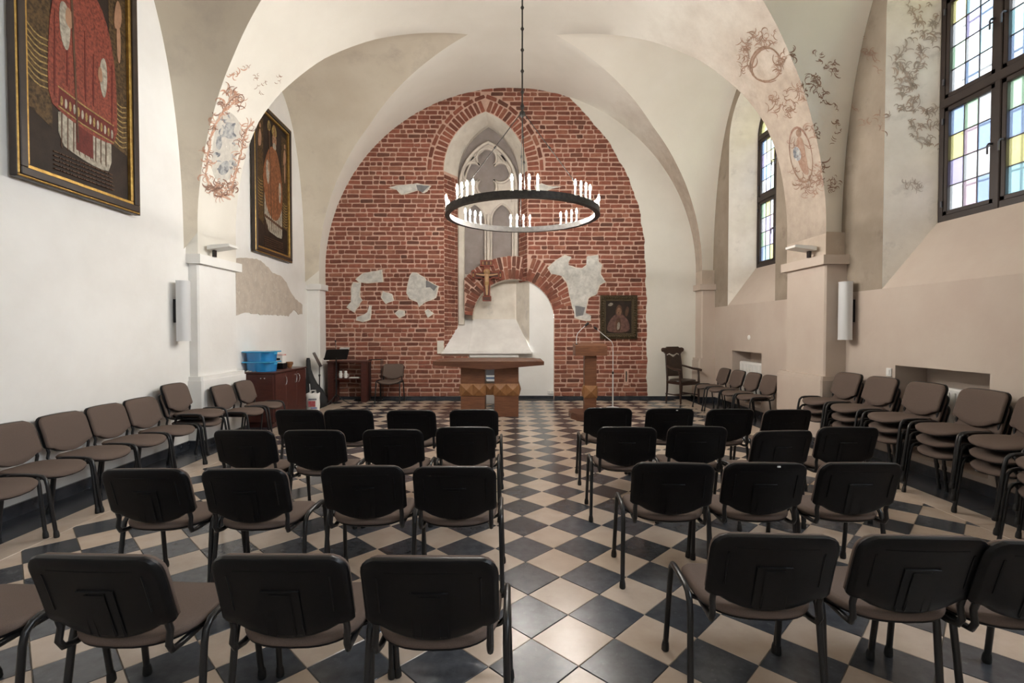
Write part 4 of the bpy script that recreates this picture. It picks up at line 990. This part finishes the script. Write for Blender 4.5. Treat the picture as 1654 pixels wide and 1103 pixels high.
p = atX(1437, 601, XR); t = thing('light_switch', 'small pale switch on the right wall left of the radiator recess', 'switch', p); mb = MB(); mb.box(-.018, 0, -.04, .04, -.05, .05, .006); mb.build('plate', 'white_paint', t); mb = MB(); mb.box(-.024, -.016, -.022, .022, -.03, .03, .004); mb.build('rocker', 'white_paint', t)
p = atX(1210, 545, XR); t = thing('junction_cover', 'small round pale cover above the far radiator recess', 'cover', p); mb = MB(); mb.lathe([(.045, 0), (.045, -.01), (.02, -.018)], n=16, axis='x'); mb.build('disc', 'white_paint', t, 40)
p = atY(890, 634, YB); t = thing('wall_socket', 'small white double socket low on the white recess beside the brick', 'socket', (p.x, YB + .1, p.z)); mb = MB(); mb.box(-.07, .07, -.025, 0, -.045, .045, .008); mb.build('plate', 'white_paint', t)
for s in (-1, 1): mb = MB(); mb.lathe([(.02, -.026), (.016, -.020)], (s * .033, 0, 0), 10, axis='y'); mb.build('insert', 'grey_paint', t)
t = thing('wall_slot', 'narrow dark upright slot set low in the brick wall', 'slot', (2.71, YB, .34)); mb = MB(); mb.box(-.05, .05, -.012, .02, -.02, .36, .004); mb.build('surround', 'mortar', t); mb = MB(); mb.box(-.016, .012, -.014, .0, .06, .30); mb.build('opening', 'rubber', t)

# ------------------------------------------------------------------ things in the left far corner
t = thing('storage_cabinet', 'dark cherry cabinet with curved handles at the left wall under blue boxes', 'cabinet', (-4.265, 8.09, 0))
mb = MB(); mb.box(0, .50, .01, 1.23, .07, .875, .004); mb.box(.02, .46, .03, 1.21, 0, .07, .003); mb.build('body', 'mahogany', t)
mb = MB(); mb.box(-.02, .535, -.02, 1.25, .875, .90, .005); mb.build('top', 'mahogany', t)
def bow(mb, x, y, z0, z1, d): mb.tube([(x, y, z0), (x + d * .8, y, z0 + .01), (x + d, y + .01, (z0 + z1) / 2), (x + d * .8, y, z1 - .01), (x, y, z1)], .006, 6)
for i, (y0, y1, hy) in enumerate(((.015, .40, .36), (.41, .82, .76), (.83, 1.225, .88))):
    mb = MB(); mb.box(.50, .52, y0, y1, .085, .865, .004); d = mb.build('door', 'mahogany', t); mb = MB(); bow(mb, .52, hy, .66, .80, .028); mb.build('handle', 'chrome', d)
mb = MB(); mb.box(.01, .49, -.008, .012, .085, .865, .004); e = mb.build('end_panel', 'mahogany', t)
for x in (.30, .36): mb = MB(); mb.lathe([(.008, -.025), (.012, -.018), (.006, -.008)], (x, 0, .80), 8, axis='y'); mb.build('knob', 'chrome', e)
BL = mat('blue_translucent_plastic', (.012, .16, .42), (.02, .24, .55), .22, 3, coat=.4); BL2 = mat('light_blue_plastic', (.03, .34, .62), None, .25, coat=.3)
for k in range(2):
    t = thing('storage_box', ['lower blue plastic storage box on the dark cabinet', 'upper blue plastic storage box on the dark cabinet'][k], 'box', (-4.04, 8.27, .90 + .168 * k), radians(-2), 'blue storage boxes on the cabinet')
    mb = MB(); rows = []
    for s, z in ((.90, .0), (.92, .012), (.98, .14), (1, .15)): rows.append([(x * s, y * s, z) for x, y in smooth_poly([(-.235, -.19), (.235, -.19), (.235, .19), (-.235, .19)], 2)])
    mb.grid(rows, closed=True); mb.face(rows[0]); mb.face(rows[-1]); mb.build('bin', BL, t, 30)
    mb = MB(); mb.box(-.235, .235, -.19, .19, .146, .166, .008); mb.build('lid', BL2, t)
    for s in (-1, 1): mb = MB(); mb.box(s * .215 - .02, s * .215 + .02, -.05, .05, .11, .15, .006); mb.build('clip', BL2, t)
t = thing('paper_box', 'small white box with dark print on a black box, beside the blue boxes', 'box', (-3.99, 8.82, 1.0)); mb = MB(); mb.box(-.07, .07, -.07, .07, 0, .13, .004); mb.build('carton', 'white_paint', t); mb = MB(); mb.box(-.03, .03, -.073, -.069, .055, .09); mb.build('print', 'rubber', t)
mb = MB(); mb.box(-.075, .075, -.075, .075, .13, .155, .003); mb.build('lid', mat('red_white_card', (.55, .10, .09), (.7, .66, .62), .6, 30), t)
t = thing('black_box', 'small black box under the white box on the cabinet', 'box', (-3.99, 8.82, .90)); mb = MB(); mb.box(-.085, .085, -.085, .085, 0, .08, .005); mb.build('carton', 'plastic', t); mb = MB(); mb.box(-.088, .088, -.088, .088, .075, .10, .004); mb.build('lid', 'plastic', t)
t = thing('wooden_bowl', 'small light wooden bowl near the far end of the cabinet', 'bowl', (-3.93, 9.05, .90)); mb = MB(); mb.lathe([(.03, 0), (.035, .01), (.05, .04), (.062, .09), (.066, .105), (.058, .105), (.05, .06), (.03, .02)], n=18); mb.build('bowl', 'wood_light', t, 40); mb = MB(); mb.lathe([(.065, .062), (.068, .07), (.065, .078)], n=18); mb.build('rim_band', 'wood', t, 40)
rr = random.Random(4); mb = MB(); rows = []
for i in range(13):
    rows.append([(-.11 + .22 * j / 12 + rr.uniform(-.008, .008), -.075 + .15 * i / 12 + rr.uniform(-.008, .008), max(.004, (.05 + rr.uniform(-.025, .035)) * (1 - max(abs(i - 6), abs(j - 6)) / 6.2))) for j in range(13)])
mb.grid(rows); o = mb.build('crumpled_cloth', mat('black_white_cloth', (.62, .60, .56), (.05, .05, .05), .9, 16), None, 50); o.location = (-4.12, 8.16, .903); tag(o, 'crumpled black and white cloth at the near end of the cabinet top', 'cloth')
# gig bag
t = thing('guitar_bag', 'black guitar bag leaning in the left far corner behind the cabinet', 'bag', (-3.92, 10.15, 0), radians(12))
prof = [(.0, -.10, .12, .05), (.03, -.20, .24, .09), (.18, -.24, .26, .12), (.36, -.20, .17, .11), (.50, -.17, .06, .10), (.62, -.16, .0, .08), (.78, -.16, -.06, .055), (.96, -.16, -.075, .05), (1.01, -.15, -.09, .03)]
mb = MB(); rows = []
for z, xl, xr, th in prof:
    cxm, hw = (xl + xr) / 2, (xr - xl) / 2; rows.append([(cxm + hw * cos(2 * pi * k / 16), .10 * z + th * sin(2 * pi * k / 16), z) for k in range(16)])
mb.grid(rows, closed=True); mb.face(rows[0]); mb.face(rows[-1]); mb.build('cover', mat('black_nylon', (.010, .010, .012), (.016, .016, .018), .75, 40, bump=.3, bscale=80), t, 70)
mb = MB(); mb.tube([(x, .10 * z - th - .003, z) for z, x, th in ((.10, -.10, .10), (.25, -.06, .115), (.40, -.06, .115), (.50, -.07, .105))], .007, 6); mb.build('zipper', 'grey_paint', t, 60)
mb = MB(); mb.tube([(-.06, .10 * .5 - .10, .50), (-.06, -.09, .58), (-.07, -.03, .66)], .012, 6); mb.build('carry_handle', 'rubber', t, 60)
def music_stand(loc, rz, label, dz, tilt, paper=False):
    t = thing('music_stand', label, 'music stand', loc, rz)
    mb = MB(); mb.tube([(0, 0, .17), (0, 0, .62)], .013, 8); mb.tube([(0, 0, .60), (0, 0, dz)], .009, 8); mb.build('pole', 'steel', t, 60)
    mb = MB(); mb.lathe([(.018, .16), (.024, .18), (.018, .24)], n=8); mb.lathe([(.02, .60), (.022, .64)], n=8); mb.build('collar', 'steel', t, 60)
    for k in range(3):
        a = radians(120 * k + 30); mb = MB(); mb.tube([(.015 * cos(a), .015 * sin(a), .21), (.15 * cos(a), .15 * sin(a), .09), (.30 * cos(a), .30 * sin(a), .012)], .010, 6); l = mb.build('leg', 'steel', t, 60)
        mb = MB(); mb.tube([(.28 * cos(a), .28 * sin(a), .02), (.315 * cos(a), .315 * sin(a), .012)], .014, 6); mb.build('foot_cap', 'rubber', l, 60)
    q = radians(tilt); d = MB(); w, h = .235, .30
    f = lambda x, v, y: (x, v * sin(q) - y * cos(q), dz + v * cos(q) + y * sin(q))
    d.prism([(-w, -.06), (w, -.06), (w, h - .06), (w - .03, h - .03), (-w + .03, h - .03), (-w, h - .06)], f, 0, .006)
    d.prism([(-w, -.06), (w, -.06), (w, -.054), (-w, -.054)], f, 0, .05); d.build('desk', 'steel', t)
    if paper: mb = MB(); mb.prism([(-.23, .0), (-.03, .0), (-.03, .32), (-.23, .32)], f, .008, .010); mb.build('sheet_music', mat('white_paper', (.78, .77, .74), None, .8), t)
    return t
music_stand((-3.63, 10.62, 0), radians(212), 'black music stand with upright desk and white sheet before the shelf', .99, 47, True)
music_stand((-3.98, 10.62, 0), radians(105), 'black music stand turned sideways beside the guitar bag', .86, 25)
t = thing('microphone_stand', 'thin black upright microphone stand between the music stand and the shelf', 'microphone stand', (-3.70, 10.86, 0))
mb = MB(); mb.lathe([(.11, 0), (.11, .012), (.02, .03)], n=18); mb.build('base', 'steel', t, 50); mb = MB(); mb.tube([(0, 0, .02), (0, 0, .9)], .011, 8); mb.tube([(0, 0, .88), (-.02, 0, 1.33)], .007, 8); mb.build('pole', 'steel', t, 60); mb = MB(); mb.tube([(-.02, 0, 1.32), (-.021, 0, 1.36)], .015, 8); mb.build('clip', 'rubber', t, 60)
# open shelf with cups
t = thing('open_shelf', 'dark wooden open shelf standing against the brick wall on the left', 'shelf', (-3.49, 11.12, 0))
for nm, q in (('top', (-.45, .43, -.2, .2, .87, .90)), ('side_panel', (-.43, -.30, -.19, .19, 0, .87)), ('side_panel', (.29, .41, -.19, .19, 0, .87)), ('shelf_board', (-.30, .29, -.18, .18, .50, .525))):
    mb = MB(); mb.box(*q, .004); mb.build(nm, 'mahogany', t)
for i, x in enumerate((-3.66, -3.55)):
    c = thing('white_cup', 'white cup on the open shelf board, %s' % ('left one of the two' if i == 0 else 'right one of the two'), 'cup', (x, 11.0, .525), 0, 'cups on the open shelf')
    mb = MB(); mb.lathe([(.028, 0), (.036, .008), (.042, .10), (.038, .10), (.03, .015)], n=14); mb.build('body', 'white_paint', c, 40); mb = MB(); mb.tube([(.038, 0, .085), (.065, 0, .075), (.065, 0, .04), (.036, 0, .028)], .006, 6); mb.build('handle', 'white_paint', c, 60)
    if i == 0 or 1: mb = MB(); mb.lathe([(.0405, .101), (.0405, .108), (.030, .112), (.032, .16)], n=12); mb.build('lid', 'white_paint', c, 40)
mb = MB(); mb.box(-.10, .10, -.07, .07, 0, .012, .002); mb.box(-.09, .08, -.06, .075, .0125, .02, .002); o = mb.build('paper_stack', 'white_paint'); o.location = (-3.36, 11.0, .526); tag(o, 'small stack of white papers on the open shelf board', 'paper')
t = thing('wire_stand', 'black metal wire frame stand beside the open shelf', 'stand', (-2.94, 11.18, 0))
for y in (-.07, .07):
    mb = MB(); mb.tube([(-.13, y, .01), (-.13, y, .92)], .008, 6); mb.build('upright', 'steel', t, 60); mb = MB(); mb.tube([(.14, y, .01), (.14, y, .92)], .008, 6); mb.build('upright', 'steel', t, 60)
    mb = MB(); mb.tube([(-.13, y, .92), (.14, y, .92)], .008, 6); mb.tube([(-.13, y, .03), (.14, y, .03)], .008, 6); mb.build('rail', 'steel', t, 60)
for x in (-.13, .14): mb = MB(); mb.tube([(x, -.07, .92), (x, .07, .92)], .008, 6); mb.tube([(x, -.07, .03), (x, .07, .03)], .008, 6); mb.build('side_rail', 'steel', t, 60)
t = thing('shopping_bag', 'white bag with red and blue print on the floor behind the cabinet', 'bag', (-3.80, 9.80, 0), radians(8))
mb = MB(); rows = []
for z, a, b in ((0, .115, .06), (.12, .125, .075), (.25, .12, .065), (.33, .13, .05), (.35, .125, .03)): rows.append([(x, y, z + (.012 * sin(x * 60) if z > .3 else 0)) for x, y in smooth_poly([(-a, -b), (a, -b), (a, b), (-a, b)], 2)])
mb.grid(rows, closed=True); mb.face(rows[0]); mb.build('sack', 'white_paint', t, 50)
for nm, q, c in (('print', (-.08, .06, .09, .20), (.45, .04, .05)), ('print', (-.07, .08, .22, .25), (.10, .10, .16)), ('print', (-.02, .09, .05, .08), (.12, .16, .4))):
    mb = MB(); mb.box(q[0], q[1], -.080, -.074, q[2], q[3], .002); mb.build(nm, mat('bag_print', c, tuple(x * .5 + .2 for x in c), .5, 20), t)
for s in (-1, 1): mb = MB(); mb.tube([(-.05, s * .035, .33), (-.04, s * .04, .40), (.04, s * .04, .40), (.05, s * .035, .33)], .006, 6); mb.build('handle', 'white_paint', t, 60)

# ------------------------------------------------------------------ carved armchair at the right of the brick wall
t = thing('wooden_armchair', 'dark carved wooden armchair with leather back by the right end wall', 'armchair', (3.80, 10.88, 0), radians(205))
WD = 'wood_dark'
for s in (-1, 1):
    mb = MB(); mb.tube([(s * .21, -.25, 0), (s * .21, -.22, .25), (s * .21, -.215, .50), (s * .205, -.25, .85), (s * .20, -.29, 1.14)], [.018, .022, .026, .024, .022], 6); mb.build('back_post', WD, t, 40)
    mb = MB(); mb.tube([(s * .26, .24, 0), (s * .26, .235, .06), (s * .255, .23, .30), (s * .26, .23, .46), (s * .27, .22, .60), (s * .275, .20, .72)], [.016, .02, .024, .028, .018, .022], 8); mb.build('front_leg', WD, t, 50)
    mb = MB(); mb.tube([(s * .205, -.255, .80), (s * .25, -.12, .77), (s * .285, .05, .735), (s * .285, .20, .73), (s * .285, .27, .715), (s * .285, .27, .69)], [.018, .022, .025, .028, .03, .016], 8); mb.build('arm', WD, t, 50)
    mb = MB(); mb.box(s * .235 - .015, s * .235 + .015, -.21, .23, .41, .47, .004); mb.build('side_rail', WD, t)
mb = MB(); mb.box(-.25, .25, .21, .245, .40, .47, .004); mb.build('front_rail', WD, t)
mb = MB(); rows = [[(x * s, .01 + y * s, z) for x, y in smooth_poly([(-.27, -.23), (.27, -.23), (.29, .24), (-.29, .24)], 2)] for s, z in ((.95, .465), (1, .475), (.98, .50), (.7, .512), (.1, .515))]; mb.grid(rows, closed=True); mb.face(rows[0]); mb.face(rows[-1]); mb.build('seat', 'leather', t, 50)
def by(z): return -.215 - (z - .5) * .115
mb = MB(); P_ = [(-.185, .60), (.185, .60), (.185, 1.0), (.12, 1.04), (.05, 1.0), (0, .975), (-.05, 1.0), (-.12, 1.04), (-.185, 1.0)]; mb.prism(P_, lambda a, b, q: (a, by(b) + q, b), -.012, .018); mb.build('back_panel', 'leather', t)
mb = MB(); mb.box(-.20, .20, by(.58) - .015, by(.58) + .015, .56, .605, .005); mb.build('back_rail', WD, t)
cpl = [(-.20, 1.04), (-.10, 1.075), (-.04, 1.045), (0, 1.03), (.04, 1.045), (.10, 1.075), (.20, 1.04), (.25, 1.09), (.29, 1.10), (.31, 1.14), (.29, 1.18), (.25, 1.19), (.20, 1.175), (.15, 1.21), (-.15, 1.21), (-.20, 1.175), (-.25, 1.19), (-.29, 1.18), (-.31, 1.14), (-.29, 1.10), (-.25, 1.09)]
mb = MB(); mb.prism(cpl, lambda a, b, q: (a, by(b) + q, b), -.022, .026); cr_ = mb.build('crest_rail', WD, t)
for s in (-1, 1): mb = MB(); mb.lathe([(.045, 0), (.04, .012), (.02, .018), (.02, .026), (.006, .03)], (s * .265, by(1.14) + .024, 1.14), 12, axis='y'); mb.build('scroll', WD, cr_, 40)
mb = MB(); mb.tube([(-.24, .0, .18), (.24, .0, .18)], .014, 6); mb.tube([(-.24, -.23, .18), (-.24, .23, .18)], .014, 6); mb.tube([(.24, -.23, .18), (.24, .23, .18)], .014, 6); mb.build('stretcher', WD, t, 60)

# ------------------------------------------------------------------ remains of wall paintings on the vault and the window reveals
from mathutils.bvhtree import BVHTree
def bvh(o): return BVHTree.FromPolygons([v.co.copy() for v in o.data.vertices], [list(p.vertices) for p in o.data.polygons])
SURF = [bvh(ceiling), bvh(wall_right)]; EYE = Vector((0, 0, H))
def hit(px, py, which=None):
    best = None; d = _ray(px, py).normalized()
    for i, s in enumerate(SURF):
        if which is not None and i != which: continue
        h = s.ray_cast(EYE, d)
        if h[0] and (best is None or h[3] < best[3]): best = h
    if best is None: return None
    n = best[1]
    return best[0], (n if n.dot(d) < 0 else -n)
def stroke(mb, pts, w, k, which=None, lift=.004):           # a brush stroke laid on the plaster: tapering flat ribbon
    H_ = [hit(x, y, which) for x, y in pts]; L = []; n = len(H_)
    if any(h is None for h in H_) or any((a[0] - b[0]).length > .25 for a, b in zip(H_, H_[1:])): return
    for i, (p, nn) in enumerate(H_):
        tdir = (H_[min(i + 1, n - 1)][0] - H_[max(i - 1, 0)][0]).normalized(); c = nn.cross(tdir).normalized()
        ww = w * (.25 + .75 * sin(pi * (i + .6) / (n + .2))); L.append([p + nn * lift - c * ww / 2, p + nn * lift + c * ww / 2])
    mb.grid(L, k)
def curl(x, y, ang, ln, turn, n=9):
    pts = [(x, y)]; a = radians(ang)
    for i in range(n): x += ln / n * cos(a); y += ln / n * sin(a); a += radians(turn) / n * (.6 + 1.2 * i / n); pts.append((x, y))
    return pts
def leaf(mb, x, y, ang, ln, k, r, w=.03, which=None):
    for j in range(3):
        s = r.choice((-1, 1)); stroke(mb, curl(x + r.uniform(-4, 4), y + r.uniform(-4, 4), ang + r.uniform(-35, 35), ln * r.uniform(.7, 1.2), s * r.uniform(60, 220), 8), w * r.uniform(.35, .8), r.choice(k), which)
FR = [mat('fresco_sanguine', (.47, .25, .165), (.60, .42, .325), .95, 20, world=True), mat('fresco_brown', (.22, .12, .09), (.34, .22, .17), .95, 20, world=True), mat('fresco_blue_grey', (.30, .31, .32), (.50, .495, .47), .95, 14, c3=(.15, .16, .18), s3=9, lo3=.50, hi3=.62, world=True), mat('fresco_pale', (.60, .57, .51), (.50, .475, .43), .95, 14, world=True),
      mat('fresco_faded_brown', (.235, .145, .10), (.31, .21, .155), .95, 20, world=True), mat('fresco_faded_pink', (.30, .18, .13), (.36, .25, .19), .95, 20, world=True)]
r = random.Random(11); mb = MB()
med = [(362, 178), (374, 182), (386, 195), (390, 212), (385, 240), (379, 270), (372, 290), (356, 296), (345, 285), (340, 262), (344, 230), (350, 200)]
def patch(mb, poly, k, lift=.002):
    c = (sum(p[0] for p in poly) / len(poly), sum(p[1] for p in poly) / len(poly)); rows = []
    for f in (1, .75, .5, .25, .02):
        row = []
        for x, y in poly + poly[:1]: p, nn = hit(c[0] + (x - c[0]) * f, c[1] + (y - c[1]) * f, 0); row.append(p + nn * lift)
        rows.append(row)
    mb.grid(rows, k)
patch(mb, smooth_poly(med, 2), 3); 
for b in ([(366, 196), (380, 200), (376, 214), (384, 220), (370, 226), (358, 216), (362, 206)], [(362, 258), (372, 262), (368, 280), (356, 284), (350, 272)], [(352, 215), (360, 230), (354, 245), (347, 235)]): patch(mb, smooth_poly(b, 2), 2, .003)
for q in range(26): stroke(mb, curl(r.uniform(352, 380), r.choice((200, 212, 222, 255, 268)) + r.uniform(-9, 9), r.uniform(0, 360), r.uniform(6, 14), r.uniform(-120, 120), 6), r.uniform(.02, .05), 2, 0)
mb.build('fresco_medallion', FR, ceiling)
mb = MB()
for ch in ([(384, 158), (372, 170), (360, 180), (348, 200), (340, 225), (335, 255), (332, 280), (338, 300), (352, 312), (372, 322)], [(410, 196), (400, 206), (393, 225), (389, 248), (384, 268), (378, 290), (372, 316)]):
    for (x0, y0), (x1, y1) in zip(ch, ch[1:]):
        stroke(mb, [(x0 + (x1 - x0) * q / 5 + r.uniform(-1.2, 1.2), y0 + (y1 - y0) * q / 5) for q in range(6)], .05, 0)
        for q in range(3): f = r.random(); leaf(mb, x0 + (x1 - x0) * f, y0 + (y1 - y0) * f, r.uniform(0, 360), r.uniform(10, 20), (0, 0, 1), r, .028)
for q in range(22): leaf(mb, 338 + 38 * r.random(), 296 + 20 * r.random(), r.uniform(0, 360), r.uniform(8, 16), (1, 0, 1), r, .035)
stroke(mb, curl(386, 152, 10, 40, 430, 16), .018, 1); leaf(mb, 384, 112, 60, 16, (0,), r, .03); leaf(mb, 378, 118, 120, 14, (0,), r, .03)
for q in range(9): leaf(mb, 372 + r.uniform(-12, 14), 160 + r.uniform(-14, 16), r.uniform(-110, -30), 20, (0, 0, 1), r, .035)
for q in range(8): leaf(mb, r.uniform(390, 450), r.uniform(90, 150), r.uniform(0, 360), 8, (5,), r, .012)
mb.build('fresco_scrollwork', FR, ceiling)
mb = MB(); r = random.Random(5)
heart = [(1237 + 25 * cos(radians(a)) * (1 + .15 * sin(radians(a))), 103 + 28 * sin(radians(a))) for a in range(0, 361, 20)]
for a in range(2): stroke(mb, [(x + a * 3, y + a * 2) for x, y in heart[a * 3:]], .03, 4)
stroke(mb, curl(1222, 92, 70, 40, 250, 12), .022, 4); stroke(mb, curl(1250, 88, 110, 40, -250, 12), .022, 4)
for x, y, n, sx, sy in ((1222, 62, 12, 22, 14), (1200, 100, 10, 10, 24), (1268, 98, 10, 12, 20), (1285, 148, 10, 14, 16), (1252, 168, 8, 14, 12), (1275, 178, 7, 8, 10), (1300, 300, 16, 22, 16), (1322, 280, 9, 10, 22), (1240, 62, 6, 14, 12), (1310, 215, 6, 12, 20)):
    for q in range(n): leaf(mb, x + r.uniform(-sx, sx), y + r.uniform(-sy, sy), r.uniform(0, 360), r.uniform(8, 20), (4, 4, 5, 1) if y > 250 else (4, 5), r, .022)
mb.build('fresco_scrollwork', FR, ceiling)
mb = MB()
man = [(1294 + 18 * cos(radians(a)) + 12 * sin(radians(a)) * .5, 250 + 44 * sin(radians(a))) for a in range(0, 361, 15)]
stroke(mb, man[:13], .03, 4); stroke(mb, man[12:], .035, 1)
patch(mb, smooth_poly([(1287, 220), (1296, 222), (1300, 238), (1304, 262), (1308, 284), (1296, 280), (1286, 250)], 2), 5, .003); patch(mb, smooth_poly([(1282, 238), (1290, 236), (1296, 254), (1288, 262), (1281, 252)], 2), 2, .004); patch(mb, smooth_poly([(1288, 208), (1294, 210), (1295, 220), (1289, 222), (1285, 215)], 2), 4, .004)
for q in range(8): leaf(mb, 1290 + r.uniform(-12, 14), 255 + r.uniform(-36, 36), r.uniform(60, 120), 14, (1, 4), r, .016)
mb.build('fresco_figure', FR, ceiling)
mb = MB()
for x, y, n, sx, sy in ((1315, 128, 9, 6, 10), (1322, 92, 4, 6, 8), (1345, 105, 6, 10, 12), (1330, 160, 6, 12, 10), (1352, 200, 6, 4, 30), (1348, 290, 8, 5, 20), (1318, 128, 4, 4, 6)):
    for q in range(n): leaf(mb, x + r.uniform(-sx, sx), y + r.uniform(-sy, sy), r.uniform(0, 360), r.uniform(6, 14), (5,), r, .018)
mb.build('fresco_leaves', FR, ceiling)
mb = MB()                                                   # arabesques on the reveal of the near window and the wall beside it
G_ = [mat('fresco_grey_brown', (.40, .335, .27), (.52, .455, .385), .95, 20, world=True), mat('fresco_warm_grey', (.44, .33, .255), (.54, .44, .355), .95, 20, world=True)]
for q in range(110):
    y = r.uniform(4, 240); x = 1480 + 30 * sin(y / 28) + r.uniform(-34, 28)
    if 1444 < x < 1512: leaf(mb, x, y, r.uniform(-120, 0), r.uniform(8, 22), (0, 0, 1), r, .022, 1)
for q in range(14): leaf(mb, r.uniform(1385, 1430), r.choice((60, 75, 100, 190, 210)) + r.uniform(-14, 14), r.uniform(0, 360), 14, (2,), r, .016, 1)
for q in range(8): leaf(mb, r.uniform(1455, 1495), 295 + r.uniform(-10, 10), r.uniform(0, 360), 12, (0,), r, .012, 1)
mb.build('fresco_arabesque', G_ + [FR[4]], wall_right)

t = thing('equipment_case', 'grey case with a pale stripe standing behind the altar, seen between its legs', 'case', (-.36, 10.75, 0))
mb = MB(); mb.box(-.16, .16, -.12, .12, 0, .62, .012); mb.build('body', 'grey_paint', t); mb = MB(); mb.box(-.16, .16, -.125, .125, .62, .76, .012); mb.build('lid', mat('dark_grey_case', (.07, .07, .08), None, .5), t)
mb = MB(); mb.box(-.162, .162, -.127, .0, .54, .58, .004); mb.build('stripe', mat('slate_blue_stripe', (.10, .15, .25), None, .5), t)
mb = MB(); mb.tube([(-.05, 0, .75), (-.05, 0, .79), (.05, 0, .79), (.05, 0, .75)], .008, 6); mb.build('handle', 'rubber', t, 60)
